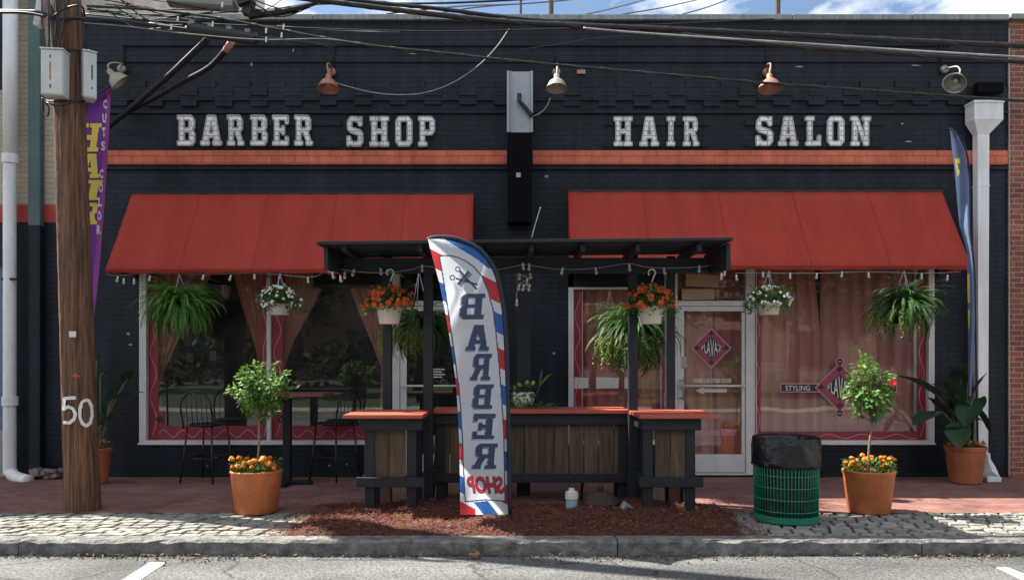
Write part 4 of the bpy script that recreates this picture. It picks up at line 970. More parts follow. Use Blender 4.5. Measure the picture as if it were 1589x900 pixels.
# boxes strapped to the pole
def ubox(label, x0, x1, y0, y1, d, rot, marks):
    c = P((x0 + x1) / 2, (y0 + y1) / 2, d); w_ = (x1 - x0) * d / F; h_ = (y1 - y0) * d / F
    t = thing('utility_box', label, 'utility box', c, 'grey cabinets strapped to the utility pole')
    rm = Matrix.Rotation(rot, 3, 'Z')
    b = MB(); b.obox(c, w_ * .9, .16, h_, rm); b.build('cabinet', 'util_box', t, bevel=.008)
    b = MB(); b.obox(c + Vector((0, 0, h_ / 2 + .008)), w_ * .95, .18, .016, rm); b.obox(c + rm @ Vector((0, -.084, 0)), w_ * .84, .008, h_ * .95, rm); b.build('lid', 'util_box', t, bevel=.003)
    b = MB(); b.tube([c + Vector((0, 0, h_ / 2)), c + Vector((0, 0, h_ / 2 + .05))], .013, 8); b.build('vent', 'white_plastic', t)
    if marks:
        b = MB()
        for u, v0, v1, mi in marks: b.obox(c + rm @ Vector((u * w_, -.0895, (v0 + v1) / 2 * h_)), .012, .002, abs(v1 - v0) * h_, rm, mi)
        b.build('stencil', ['rust', 'cable'], t)
    return t
ubox('grey cabinet with orange vertical print strapped to the left face of the utility pole', 68, 104, 82, 152, dpole - .2, R(8), [(-.05, -.17, .22, 0), (-.05, -.35, -.27, 1), (-.05, .31, .37, 1)])
ubox('narrower grey cabinet seen edge on at the right side of the utility pole', 127, 148, 85, 156, dpole - .02, R(38), [(.12, -.1, .22, 1), (.12, -.3, -.26, 1)])
b = MB(); b.obox(P(64, 20, dpole - .1), .07, .1, .30, Matrix.Rotation(R(9), 3, 'Y')); tag(b.build('cable_cover', 'util_box', bevel=.008), 'slim white cable cover tilted at the top left of the utility pole', 'cable cover')
rng = random.Random(31)
b = MB()
for k in range(7):
    x = 70 + k * 5; b.tube(smooth_pts([P(x + rng.uniform(-4, 4), -40, dpole - .22), P(x + rng.uniform(-6, 6), 30, dpole - .24), P(72 + k * 3, 82, dpole - .2)], 6), .008, 5)
b.tube(smooth_pts([P(66, 152, dpole - .2), P(66, 172, dpole - .2), P(74, 180, dpole - .22), P(76, 168, dpole - .22), P(72, 160, dpole - .2), P(90, 164, dpole - .25), P(125, 156, dpole - .2), P(128, 150, dpole - .1)], 6), .009, 5)
b.tube(smooth_pts([P(69, 105, dpole - .15), P(64, 125, dpole - .2), P(69, 140, dpole - .15)], 6), .008, 5)
b.tube(smooth_pts([P(78, 30, dpole - .24), P(100, 14, dpole - .24), P(126, 10, dpole - .2), P(132, 30, dpole - .1)], 6), .010, 5)
b.tube(smooth_pts([P(128, 20, dpole - .1), P(131, 60, dpole - .12), P(136, 84, dpole - .05)], 6), .010, 5)
for yy in (78, 157): b.tube([on_pole(px, yy + .5 * math.sin(px), .012) for px in range(72 if yy > 100 else 80, 136, 6)], .009, 5)
tag(b.build('pole_wiring', 'cable', smooth=True), 'tangle of black wires running down the utility pole to its cabinets', 'wiring')

# ------------------------------------------------------------------ overhead cables
def cable(name, label, pts, r_, mat='cable', d=7.85, lash=False, cat='cable', grp='overhead cables crossing in front of the storefront'):
    path = smooth_pts([P(p[0], p[1], p[2] if len(p) > 2 else d) for p in pts], 8)
    b = MB(); b.tube(path, r_, 7)
    if lash:
        hp = []; s = 0
        for i in range(len(path) - 1):
            seg = path[i + 1] - path[i]; k = max(2, int(seg.length / .03)); t_ = seg.normalized(); e1 = t_.cross(Vector((0, 0, 1))).normalized(); e2 = t_.cross(e1)
            for q in range(k):
                a = s / lash * 2 * math.pi; hp.append(path[i] + seg * q / k + (e1 * math.cos(a) + e2 * math.sin(a)) * (r_ + .001)); s += seg.length / k
        b.tube(hp, .0022, 3, 1, False)
    o = b.build(name, [mat, 'steel'] if lash else mat, smooth=True)
    return tag(o, label, cat, grp)
cable('overhead_cable', 'thick black bundled cable, uppermost along the parapet', [(380, -14), (470, -2), (560, 9), (660, 21), (800, 35), (1000, 44), (1200, 53), (1400, 63), (1620, 73), (1900, 84)], .027, lash=.55)
cable('overhead_cable', 'thick black cable just under the pale grey cable', [(430, -16), (560, 2), (680, 14), (800, 29), (1000, 47), (1200, 70), (1400, 84), (1620, 99), (1900, 116)], .021, d=7.95, lash=.6)
cable('overhead_cable', 'pale grey cable crossing above the HAIR SALON letters', [(905, 44), (1000, 52), (1200, 65), (1400, 78), (1620, 91), (1900, 107)], .010, 'cable_grey', d=7.75)
cable('overhead_cable', 'thin lashed cable sagging across the dentil band above HAIR SALON', [(135, 10), (240, 16), (330, 27), (420, 44), (560, 69), (700, 84), (800, 95), (1000, 113), (1200, 130), (1400, 144), (1620, 159), (1900, 178)], .013, d=7.7, lash=.35)
cable('overhead_cable', 'slim black wire along the upper wall left of the tall sign box', [(128, 22), (260, 34), (400, 41), (560, 47), (700, 49), (900, 44), (1200, 30)], .008, d=8.1)
cable('overhead_cable', 'black cable run from the pole through the splice case', [(-60, 17), (30, 18), (62, 20), (96, 29), (135, 29), (200, 34), (290, 46), (400, 58), (520, 72)], .017, d=7.72, lash=.4)
cable('overhead_cable', 'second black cable below the left white downpipe clip', [(-60, 21), (30, 20), (70, 26)], .014, d=7.62)
cable('overhead_cable', 'slim wire with white tags just below the splice case', [(130, 36), (200, 42), (280, 52), (400, 62), (500, 61), (560, 68)], .007, 'steel', d=7.6)
cable('overhead_cable', 'grey service wire rising across the sky over the BARBER letters', [(392, 26), (470, 10), (520, 6), (700, 5), (900, -6)], .011, d=8.0)
for i, (lab, pts) in enumerate((
    ('black sky wire rising from behind the parapet right of the twin poles', [(870, 34, 14), (900, 25, 15), (950, 14, 17), (1010, -2, 20)]),
    ('black sky wire rising steeply over the letter H of HAIR', [(930, 33, 14), (960, 24, 15), (1030, 12, 17), (1100, -4, 20)]),
    ('black sky wire rising over the letter R of HAIR', [(1030, 34, 14), (1055, 24, 15), (1100, 11, 17), (1150, -8, 20)]),
    ('black sky wire dropping from the top towards the twin poles', [(870, -10, 20), (890, 4, 18), (915, 18, 16), (940, 34, 15)]),
    ('black sky wire nearly level above the tall sign box', [(600, 22, 13), (720, 10, 15), (830, 5, 18), (1000, -12, 22)]),
    ('black sky wire low over the letter P of SHOP', [(640, 30, 13), (740, 12, 15), (870, 2, 18), (960, -10, 22)]))):
    cable('sky_wire', lab, pts, .013, grp='wires against the sky behind the parapet')
cable('loose_wire', 'loose grey wire hanging in an arc over the word SHOP', [(512, 126), (545, 136), (580, 144), (620, 147.5), (660, 144), (700, 130), (740, 104), (770, 74), (790, 45)], .006, 'cable_grey', d=9.75, cat='wire', grp=None)
cable('loose_wire', 'loose grey wire curling from the tall sign box to the beige lamp', [(826, 181), (838, 176), (848, 166), (854, 152)], .006, 'cable_grey', d=9.72, cat='wire', grp=None)
cable('loose_wire', 'slack grey wire over the upper wall right of the tall sign box', [(800, 80), (830, 74), (870, 69), (920, 60), (1000, 55)], .004, 'cable', d=9.7, cat='wire', grp=None)
cable('loose_wire', 'slack grey wire at the parapet over the word BARBER', [(430, 40), (480, 45), (560, 49), (620, 50)], .006, 'cable_grey', d=9.6, cat='wire', grp=None)
cable('guy_rod', 'thin grey rod leaning above the bar roof beside the tall sign box', [(825, 370), (832, 345), (839, 322)], .007, 'steel', d=9.2, cat='rod', grp=None)
# splice case, grey drum and arms
t = thing('splice_case', 'long black splice case hanging on the cable right of the utility pole', 'splice case', P(345, 54, 7.75))
b = MB()
pa, pc = P(288, 44, 7.75), P(403, 62, 7.75)
b.tube([pa, pa + (pc - pa) * .03, pa + (pc - pa) * .05, pa + (pc - pa) * .95, pa + (pc - pa) * .97, pc], [.02, .03, .062, .062, .03, .02], 12); b.build('case', 'cable', t)
b = MB()
for u in (.1, .35, .6, .85): p = pa + (pc - pa) * u; b.obox(p + Vector((0, -.02, .055)), .05, .05, .04, Matrix.Identity(3))
b.build('clamp', 'steel', t)
b = MB(); pa2 = P(262, -6, 7.9); pc2 = P(368, 3, 7.9); b.tube([pa2, pa2 + (pc2 - pa2) * .02, pa2 + (pc2 - pa2) * .98, pc2], [.05, .11, .11, .05], 16)
tag(b.build('cable_drum', 'alu_dark', smooth=False), 'grey metal cable drum at the top edge above the splice case', 'cable drum')
b = MB(); rng = random.Random(77)
b.obox(P(386, 12, 7.9), .09, .1, .16, Matrix.Rotation(.2, 3, 'Y')); b.obox(P(378, 3, 7.85), .12, .08, .06, Matrix.Rotation(-.3, 3, 'Y'))
b.tube([P(386, 24, 7.9), P(440, 18, 7.9), P(492, 5, 7.9)], [.045, .04, .02], 8)
for k in range(12):
    a = P(rng.uniform(130, 200), rng.uniform(-10, 20), 7.8); c = P(rng.uniform(250, 400), rng.uniform(12, 45), 7.85)
    b.tube(smooth_pts([a, (a + c) / 2 + Vector((0, 0, rng.uniform(-.12, .04))), c], 5), .006, 4)
for k in range(5):
    a = P(380 + k * 4, rng.uniform(0, 20), 7.85); c = P(440 + 14 * k, rng.uniform(-4, 18), 7.9)
    b.tube(smooth_pts([a, (a + c) / 2 + Vector((0, 0, -.08)), c], 5), .007, 4)
tag(b.build('cable_junction', 'cable'), 'knot of black fittings and wires right of the grey drum', 'cable junction')
b = MB()
for px, py in ((266, 42), (330, 38), (413, 62), (437, 55), (413, 48), (276, 30), (345, 8), (440, 42)): b.obox(P(px, py, 7.6),   .014, .014, .05, Matrix.Rotation(.1, 3, 'Y'))
tag(b.build('cable_tags', 'tag_white'), 'white tags clipped on the cables round the splice case', 'tags', kind='stuff')
b = MB(); b.tube([P(170, 196, 9.9), P(210, 163, 9.3), P(268, 113, 8.6), P(322, 62, 8.0)], .033, 10); tag(b.build('service_pipe', 'navy_paint', smooth=True), 'straight dark pipe slanting up from the wall, the upper of two', 'pipe', 'dark slanted pipes beside the utility pole')
t = thing('service_pipe', 'bent dark pipe with bare copper coloured end, the lower of two slanted pipes', 'pipe', P(225, 160, 9.8), 'dark slanted pipes beside the utility pole')
b = MB(); b.tube(smooth_pts([P(190, 178, 9.9), P(225, 160, 9.6), P(285, 127, 8.8), P(325, 105, 8.4), P(350, 79, 8.1)], 5), .03, 10); b.build('shaft', 'navy_paint', t, smooth=True)
b = MB(); b.tube([P(350.5, 78.5, 8.1), P(360, 65, 8.0)], .035, 10); b.build('bare_end', 'pinkpipe', t, smooth=True)

# far poles behind the parapet
for lab, px, w_ in (('thin far utility pole behind the parapet left of its twin', 808, 4), ('reddish far utility pole behind the parapet right of its twin', 855, 8), ('far utility pole above the letter S of SALON', 1207, 8)):
    b = MB(); p = P(px, 0, 32); b.tube([(p.x, p.y, -.3), (p.x, p.y, 17.5)], w_ * 32 / F / 2, 8); tag(b.build('far_utility_pole', 'bark_dark'), lab, 'utility pole')

# ------------------------------------------------------------------ foliage helpers
def leaf(b, p, dirv, up, l, w, mi=0, droop=.25):
    d = Vector(dirv).normalized(); s = d.cross(Vector(up))
    s = s.normalized() if s.length > 1e-4 else d.orthogonal().normalized()
    n = s.cross(d)
    m1 = p + d * l * .38 - n * droop * .12 * l; e = p + d * l - n * droop * l * .5; m2 = p + d * l * .72 - n * droop * .28 * l
    b.add([p, m1 + s * w * .5 + n * w * .12, m2 + s * w * .38 + n * w * .1, e, m2 - s * w * .38 + n * w * .1, m1 - s * w * .5 + n * w * .12, m1, m2],
          [(0, 6, 1), (6, 7, 2, 1), (7, 3, 2), (0, 5, 6), (6, 5, 4, 7), (7, 4, 3)], mi)
def frond(b, base, az, e0, length, rng, wmax=.05, pairs=22, fall=2.0, mi=0):
    p = Vector(base); e = e0; step = length / pairs; h = Vector((math.cos(az), math.sin(az), 0)); side = Vector((-math.sin(az), math.cos(az), 0))
    tw = rng.uniform(-.5, .5)
    for k in range(pairs):
        t = k / pairs
        d = h * math.cos(e) + Vector((0, 0, math.sin(e))); q = p + d * step
        up = side.cross(d); sd = (side * math.cos(tw) + up * math.sin(tw)).normalized()
        b.add([p - sd * .002, q - sd * .002, q + sd * .002, p + sd * .002], [(0, 1, 2, 3)], mi)
        wl_ = wmax * (min(1, t / .15) * (1 - t) ** .55 if t > 0 else 0)
        if wl_ > .004:
            for sg in (-1, 1):
                o = sd * sg * wl_ * rng.uniform(.85, 1.1) + d * wl_ * .35 + Vector((0, 0, -wl_ * .25))
                c = p + d * step * .5
                b.add([c - d * step * .3, c + o * .55 - d * step * .28, c + o, c + o * .5 + d * step * .3, c + d * step * .3], [(0, 1, 2, 3, 4)], mi)
        p = q; e -= fall * step / length * (1 + rng.uniform(-.25, .25)) * 1.0
def hook(b, top, bottom, r_=.5):
    """white S hook and three hanger wires"""
    pts = []
    for k in range(9):
        a = math.pi * (1.25 - k / 8 * 1.5); pts.append((top[0] + .035 * math.cos(a), top[1], top[2] + .035 * math.sin(a)))
    b.tube(smooth_pts(pts + [(top[0], top[1], top[2] - .09)], 3), .009, 6)

def basket(name, label, cat, cx, pot_y0, pot_y1, pot_w0, pot_w1, d, top_y, pot_mat, hook_y=None, group=None, hang='wire'):
    c = P(cx, pot_y0, d); k = d / F
    t = thing(name, label, cat, P(cx, pot_y1, d), group)
    h = (pot_y1 - pot_y0) * k; r0, r1 = pot_w0 * k / 2, pot_w1 * k / 2; zb = Z(pot_y1, d)
    b = MB(); b.lathe([(0, 0), (r1, 0), (r1 + .004, .008), (r0 - .006, h - .028), (r0 + .006, h - .026), (r0 + .007, h), (r0 - .008, h), (r0 - .014, h - .03)], (c.x, c.y, zb), n=26); b.disc((c.x, c.y, zb + h - .03), r0 - .013, n=20)
    b.build('pot', pot_mat, t, smooth=False)
    b = MB(); zt = Z(top_y, d)
    apex = Vector((c.x, c.y, zt))
    if hang == 'hook':
        hook(b, (c.x + .01, c.y, zt - .035), None); apex = Vector((c.x, c.y, zt - .14))
    for a in (.4, 2.5, 4.6): b.tube([apex, Vector((c.x + r0 * math.cos(a), c.y + r0 * math.sin(a), zb + h))], .0045, 5)
    b.build('hanger', 'white_plastic' if hang == 'hook' else 'cable_grey', t, smooth=True)
    return t, Vector((c.x, c.y, zb + h)), k

def fern_basket(label, cx, pot, d, top_y, n, length, seed, mat, wmax=.05, squash=1.0, lime=0, fall=2.3, rise=(.35, 1.35)):
    t, c, k = basket('hanging_fern', label, 'hanging fern', cx, pot[0], pot[1], pot[2], pot[2] * .78, d, top_y, 'black_pot', group='hanging Boston ferns')
    rng = random.Random(seed); b = MB()
    for i in range(n):
        az = rng.uniform(0, 2 * math.pi); e = rng.uniform(*rise)
        base = c + Vector((math.cos(az), math.sin(az), 0)) * rng.uniform(0, .09)
        frond(b, base, az, e, length * rng.uniform(.6, 1.08), rng, wmax * rng.uniform(.7, 1.2), 26, fall * rng.uniform(.75, 1.3))
    b.build('fronds', mat, t)
    if lime:
        b = MB()
        for i in range(lime):
            az = rng.uniform(2.5, 5.2); rq = rng.uniform(.2, .46); p = c + Vector((math.cos(az) * rq, math.sin(az) * rq * .9, .06 - .25 * rq)); L_ = rng.uniform(.14, .42); m = int(L_ / .022)
            for j in range(m):
                p = p + Vector((rng.uniform(-.007, .005), rng.uniform(-.006, .006), -.02))
                a = rng.uniform(0, 6.3); leaf(b, p, (math.cos(a), math.sin(a), -.35), (0, 0, 1), rng.uniform(.022, .04), .014)
        b.build('trailing_stems', 'fern_lime', t)
    return t

def flower(b, p, nrm, s, rng, petals=5, mi=0):
    n = Vector(nrm).normalized(); e1 = n.orthogonal().normalized(); e2 = n.cross(e1); a0 = rng.uniform(0, 6.3)
    for k in range(petals):
        a = a0 + 2 * math.pi * k / petals; d = e1 * math.cos(a) + e2 * math.sin(a); sd = n.cross(d)
        b.add([p, p + d * s * .6 + sd * s * .42 + n * s * .15, p + d * s + n * s * .1, p + d * s * .6 - sd * s * .42 + n * s * .15], [(0, 1, 2, 3)], mi)

def flower_basket(label, cx, pot, d, top_y, rx, rz, seed, flmat, nfl, fs_, hang, group, cyo=0.0, nleaf=800, drop=.3):
    t, c, k = basket('hanging_basket', label, 'hanging basket', cx, pot[0], pot[1], pot[2], pot[3], d, top_y, 'cream_pot', group=group, hang=hang)
    rng = random.Random(seed); b = MB(); fl = MB()
    for i in range(nleaf):
        az = rng.uniform(0, 6.3); rr = math.sqrt(rng.random()); hgt = rng.random()
        q = 1 - .55 * max(0, hgt - .4) ** 1.2 + rng.gauss(0, .1)
        x = math.cos(az) * rr * rx * q; y = math.sin(az) * rr * rx * q * .9
        z = hgt * rz - (rr ** 2.2) * rz * drop * 1.6
        p = c + Vector((x, y, z + cyo)); dv = Vector((math.cos(az) + rng.gauss(0, .5), math.sin(az) + rng.gauss(0, .5), rng.uniform(-.5, .9)))
        leaf(b, p, dv, (rng.gauss(0, .3), rng.gauss(0, .3), 1), rng.uniform(.03, .06), rng.uniform(.018, .034))
    for i in range(30):
        az = rng.uniform(0, 6.3); e = rng.uniform(.1, 1.0); l = rx * rng.uniform(.8, 1.25)
        tip = c + Vector((math.cos(az) * math.cos(e) * l, math.sin(az) * math.cos(e) * l, math.sin(e) * l * rz / rx * .9 + .02))
        b.tube([c + Vector((0, 0, .0)), (c + tip) / 2 + Vector((0, 0, .04)), tip], .003, 4)
        for j in range(4): leaf(b, c + (tip - c) * (.6 + .12 * j), (math.cos(az) + rng.gauss(0, .6), math.sin(az) + rng.gauss(0, .6), rng.uniform(-.2, .8)), (0, 0, 1), .05, .026)
    b.build('foliage', 'leaf_bask', t)
    for i in range(nfl):
        az = rng.uniform(0, 6.3); th = rng.uniform(.05, 1.0) ** .7 * 1.75
        if rng.random() < .62: az = rng.uniform(math.pi, 2 * math.pi)
        dv = Vector((math.cos(az) * math.sin(th), math.sin(az) * math.sin(th), math.cos(th)))
        p = c + Vector((dv.x * rx * rng.uniform(.8, 1.05), dv.y * rx * rng.uniform(.8, 1.05), .02 + cyo + max(-rz * .5, dv.z * rz * .9)))
        flower(fl, p, dv + Vector((rng.gauss(0, .4), -.5, rng.gauss(0, .4))), fs_ * rng.uniform(.7, 1.15), rng)
        if rng.random() < .5: flower(fl, p + Vector((rng.gauss(0, .02), -.012, rng.gauss(0, .02))), dv + Vector((rng.gauss(0, .6), -.4, 0)), fs_ * .75, rng)
    fl.build('blossoms', flmat, t)

fern_basket('full bright fern hanging at the left end of the left awning', 278, (474, 502, 38), 9.25, 426, 400, .55, 1, 'fern', .040, fall=1.9, rise=(-.35, 1.55))
fern_basket('dark fern with lime trailing stems behind the left orange flower basket', 650, (505, 545, 40), 8.8, 420, 300, .54, 2, 'fern_dark', .040, lime=150, fall=2.2, rise=(-.4, 1.5))
fern_basket('large dark fern with trailing fronds left of the white framed door', 985, (515, 560, 38), 8.9, 424, 520, .66, 3, 'fern_dark', .042, lime=170, fall=2.0, rise=(-.45, 1.55))
fern_basket('full fern hanging at the right end of the right awning', 1403, (476, 502, 40), 9.25, 420, 400, .52, 4, 'fern_dark', .038, lime=60, fall=1.8, rise=(-.35, 1.55))
flower_basket('white flowers in a cream pot hanging beside the mullion of the left window', 434, (472, 489, 33, 26), 9.25, 426, .27, .24, 5, 'fl_white', 55, .021, 'wire', 'white flower baskets', -.02)
flower_basket('orange flowers in a cream pot on a hook at the left of the striped flag', 604, (476, 503, 40, 30), 7.86, 418, .26, .20, 6, 'fl_orange', 70, .032, 'hook', 'orange flower baskets')
flower_basket('orange flowers in a cream pot on a hook left of the logo door', 1010, (476, 503, 40, 30), 7.86, 418, .245, .225, 7, 'fl_orange', 55, .030, 'hook', 'orange flower baskets')
flower_basket('white flowers in a cream pot hanging right of the logo door', 1193, (471, 489, 36, 28), 9.25, 420, .275, .24, 8, 'fl_white', 48, .021, 'wire', 'white flower baskets', -.02)

# ------------------------------------------------------------------ potted plants
def pot_on_ground(t, cx, by, d, w_top, w_bot, y_top, mat, rim):
    k = d / F; p = P(cx, by, d); h = Z(y_top, d); ca = math.cos(math.atan((cx - CX) / F)); r0, r1 = w_top * k / 2 * ca, w_bot * k / 2 * ca
    prof = [(0, .004), (r1 - .01, .004), (r1, .012), (r0 - .012 if rim else r0, h - (.06 if rim else .0))]
    if rim: prof += [(r0, h - .055), (r0 + .006, h - .01), (r0 - .004, h), (r0 - .022, h - .004), (r0 - .03, h - .06)]
    else: prof = [(0, .004), (r1 - .012, .004), (r1, .016), (r1 + (r0 - r1) * .93, h * .93), (r0 + .003, h * .955), (r0 + .004, h - .006), (r0 - .004, h), (r0 - .016, h - .003), (r0 - .02, h - .06)]
    b = MB(); b.lathe(prof, (p.x, p.y, 0), n=40); b.build('pot', mat, t, smooth=False if rim else True)
    b = MB(); b.disc((p.x, p.y, h - .045), r0 - .019, n=24); b.build('soil', 'soil', t)
    return Vector((p.x, p.y, h)), r0
def marigolds(t, c, r0, n, seed, s=.026, zr=.10, front=True):
    rng = random.Random(seed); b = MB(); g = MB()
    for i in range(n):
        a = rng.uniform(0, 6.3); rr = r0 * rng.uniform(.45, .98); z = rng.uniform(.02, zr)
        p = c + Vector((math.cos(a) * rr, math.sin(a) * rr, z))
        q = s * rng.uniform(.75, 1.15)
        b.blob(p, (q, q, q * .72), rng, 9, 5, .22)
        b.blob(p + Vector((0, -.004, q * .35)), (q * .6, q * .6, q * .5), rng, 7, 4, .25)
        g.tube([c + Vector((math.cos(a) * rr * .7, math.sin(a) * rr * .7, -.05)), p], .004, 4)
    for i in range(n * 24):
        a = rng.uniform(0, 6.3); rr = r0 * math.sqrt(rng.random()) * .98
        p = c + Vector((math.cos(a) * rr, math.sin(a) * rr, rng.uniform(-.04, zr * .72)))
        leaf(g, p, (math.cos(a) + rng.gauss(0, .7), math.sin(a) + rng.gauss(0, .7), rng.uniform(-.2, 1)), (0, 0, 1), rng.uniform(.025, .05), rng.uniform(.01, .018))
    b.build('marigolds', 'marigold', t, smooth=False); g.build('bedding_leaves', 'leaf_bask', t)

def standard_shrub(label, cx, by, y_top, w0, w1, crown, trunk_top, lean, seed, nl, flowers, yellow):
    d = GD(by - 6); k = d / F
    t = thing('potted_shrub', label, 'potted shrub', (X(cx, d), d - D, 0), 'hibiscus standards in terracotta tubs')
    c, r0 = pot_on_ground(t, cx, by, d, w0, w1, y_top, 'terracotta', False)
    marigolds(t, c, r0, 30, seed, .029, .13)
    rng = random.Random(seed + 50)
    ccx, ccy, rx, rz = crown; cc = P(ccx, ccy, d); rx *= k; rz *= k
    tb = c + Vector((0, 0, -.05)); tt = P(trunk_top[0], trunk_top[1], d); tk = MB()
    tk.tube(smooth_pts([tb, (tb + tt) / 2 + Vector((lean, .01, 0)), tt], 6), [.013 - .00025 * i for i in range(13)], 8)
    lf = MB(); tips = []
    for i in range(44):
        az = rng.uniform(0, 6.3); th = math.acos(rng.uniform(-.72, 1)); rr = rng.choice((.5, .8, .9, 1.0, 1.0, 1.12, 1.22)) * rng.uniform(.85, 1.05)
        tip = cc + Vector((math.cos(az) * math.sin(th) * rx * rr, math.sin(az) * math.sin(th) * rx * rr * .9, math.cos(th) * rz * rr))
        st = tt + Vector((rng.uniform(-.01, .01), 0, rng.uniform(-.02, .1)))
        mid = st * .45 + tip * .55 + Vector((0, 0, -.03))
        path = smooth_pts([st, mid, tip], 4); tk.tube(path, [.006 - .0005 * j for j in range(len(path))], 5)
        tips.append((tip, (tip - cc)))
        m = int(nl / 44 * rng.choice((.3, .7, 1, 1.2, 1.6)))
        for j in range(m):
            s = .35 + .65 * rng.random() ** .55
            p = path[min(len(path) - 1, int(s * len(path)))] + Vector((rng.gauss(0, .022), rng.gauss(0, .022), rng.gauss(0, .022)))
            dv = (p - cc).normalized() + Vector((rng.gauss(0, .7), rng.gauss(0, .7), rng.gauss(0, .55) - .1))
            leaf(lf, p, dv, (rng.gauss(0, .5), rng.gauss(0, .5), 1), rng.uniform(.042, .075), rng.uniform(.024, .042), 1 if rng.random() < yellow else 0, .5)
    tk.build('trunk', 'bark', t, smooth=True); lf.build('crown', ['leaf_mid', 'leaf_yellow'], t)
    if flowers:
        b = MB()
        for px, py in flowers:
            p = P(px, py, d) + Vector((0, -rx * .9, 0))
            for q in range(3): flower(b, p + Vector((0, -.008 * q, 0)), (rng.gauss(0, .3), -1, .3), .05 - .011 * q, rng, 6)
        b.build('blossom', 'fl_red', t)
standard_shrub('round topped shrub in a terracotta tub of marigolds left of the wooden bar', 398, 800, 728, 82, 68, (404, 606, 39, 41), (402, 652), .006, 3, 1120, None, .012)
standard_shrub('red flowering shrub on a thin stem in a terracotta tub right of the green bin', 1348, 800, 728, 84, 68, (1351, 603, 34, 42), (1354, 655), -.012, 9, 760, [(1370, 593)], .006)

def paddle(b, base, tip, w_, rng, bend=.25, fold=.25):
    base, tip = Vector(base), Vector(tip); d = tip - base; l = d.length; dn = d.normalized(); s = dn.cross(Vector((0, 0, 1)))
    s = s.normalized() if s.length > .05 else Vector((1, 0, 0)); s = (s + Vector((0, rng.uniform(-.5, .5), 0))).normalized(); n = s.cross(dn); m = 9; vs = []
    for i in range(m + 1):
        t = i / m; ww = w_ * math.sin(math.pi * min(1, t * .92 + .06)) ** .8 * (1 - .25 * t); p = base + d * t - Vector((0, 0, 1)) * bend * l * (t * t) * .5
        for u in (-1, -.5, 0, .5, 1): vs.append(p + s * u * ww / 2 + n * abs(u) * fold * ww * .5 + n * rng.uniform(-.003, .003))
    b.add(vs, [(i * 5 + j, i * 5 + j + 1, i * 5 + j + 6, i * 5 + j + 5) for i in range(m) for j in range(4)])
def canna(label, cx, by, y_top, w0, w1, d, leaves, seed):
    t = thing('potted_canna', label, 'potted plant', (X(cx, d), d - D, 0), 'broad leaved plants in pots against the wall')
    c, r0 = pot_on_ground(t, cx, by, d, w0, w1, y_top, 'terracotta_dull', True)
    marigolds(t, c, r0, 13, seed, .022, .07)
    rng = random.Random(seed); st = MB(); lf = MB()
    for (x0, y0, x1, y1, w_, off) in leaves:
        a = P(x0, y0, d + off * .5); e = P(x1, y1, d + off)
        foot = c + Vector((rng.uniform(-.1, .1), rng.uniform(-.08, .08), -.05))
        path = smooth_pts([foot, foot * .4 + a * .6 + Vector((0, 0, .05)), a, a + (e - a) * .3], 5)
        st.tube(path, .010, 6); paddle(lf, a, e, w_ * 1.45 * d / F, rng)
    st.build('stems', 'stem', t, smooth=True); lf.build('leaves', 'leaf_dark', t, smooth=True)
canna('dark broad leaved plant in a rimmed pot beside the white downspout', 1498, 745, 691, 68, 52, 9.55,
      [(1456, 615, 1392, 572, 30, -.1), (1462, 640, 1418, 652, 34, -.3), (1476, 620, 1446, 590, 34, .1), (1490, 600, 1500, 560, 30, .1), (1492, 628, 1466, 580, 26, -.2), (1508, 615, 1532, 572, 14, -.1), (1512, 628, 1538, 668, 16, 0), (1510, 618, 1498, 655, 30, -.35), (1486, 655, 1488, 690, 28, -.4), (1500, 640, 1480, 600, 34, .15), (1480, 645, 1450, 640, 30, .1), (1516, 640, 1528, 610, 16, .1), (1500, 590, 1470, 565, 24, .1), (1496, 655, 1512, 620, 26, -.1), (1472, 650, 1440, 610, 28, .0), (1488, 640, 1470, 615, 36, -.1), (1502, 650, 1524, 650, 24, -.2), (1482, 668, 1460, 660, 30, -.2)], 5)
canna('broad leaved plant in a slim rimmed pot half hidden behind the utility pole', 152, 747, 694, 46, 32, 9.5,
      [(168, 632, 176, 596, 14, -.05), (176, 618, 224, 602, 18, -.1), (194, 594, 205, 570, 18, -.1), (156, 585, 176, 567, 8, .1), (158, 660, 174, 640, 16, -.1), (150, 560, 160, 538, 18, .1), (140, 640, 110, 600, 22, .1), (148, 620, 140, 570, 22, .1), (164, 655, 150, 620, 20, .05)], 6)
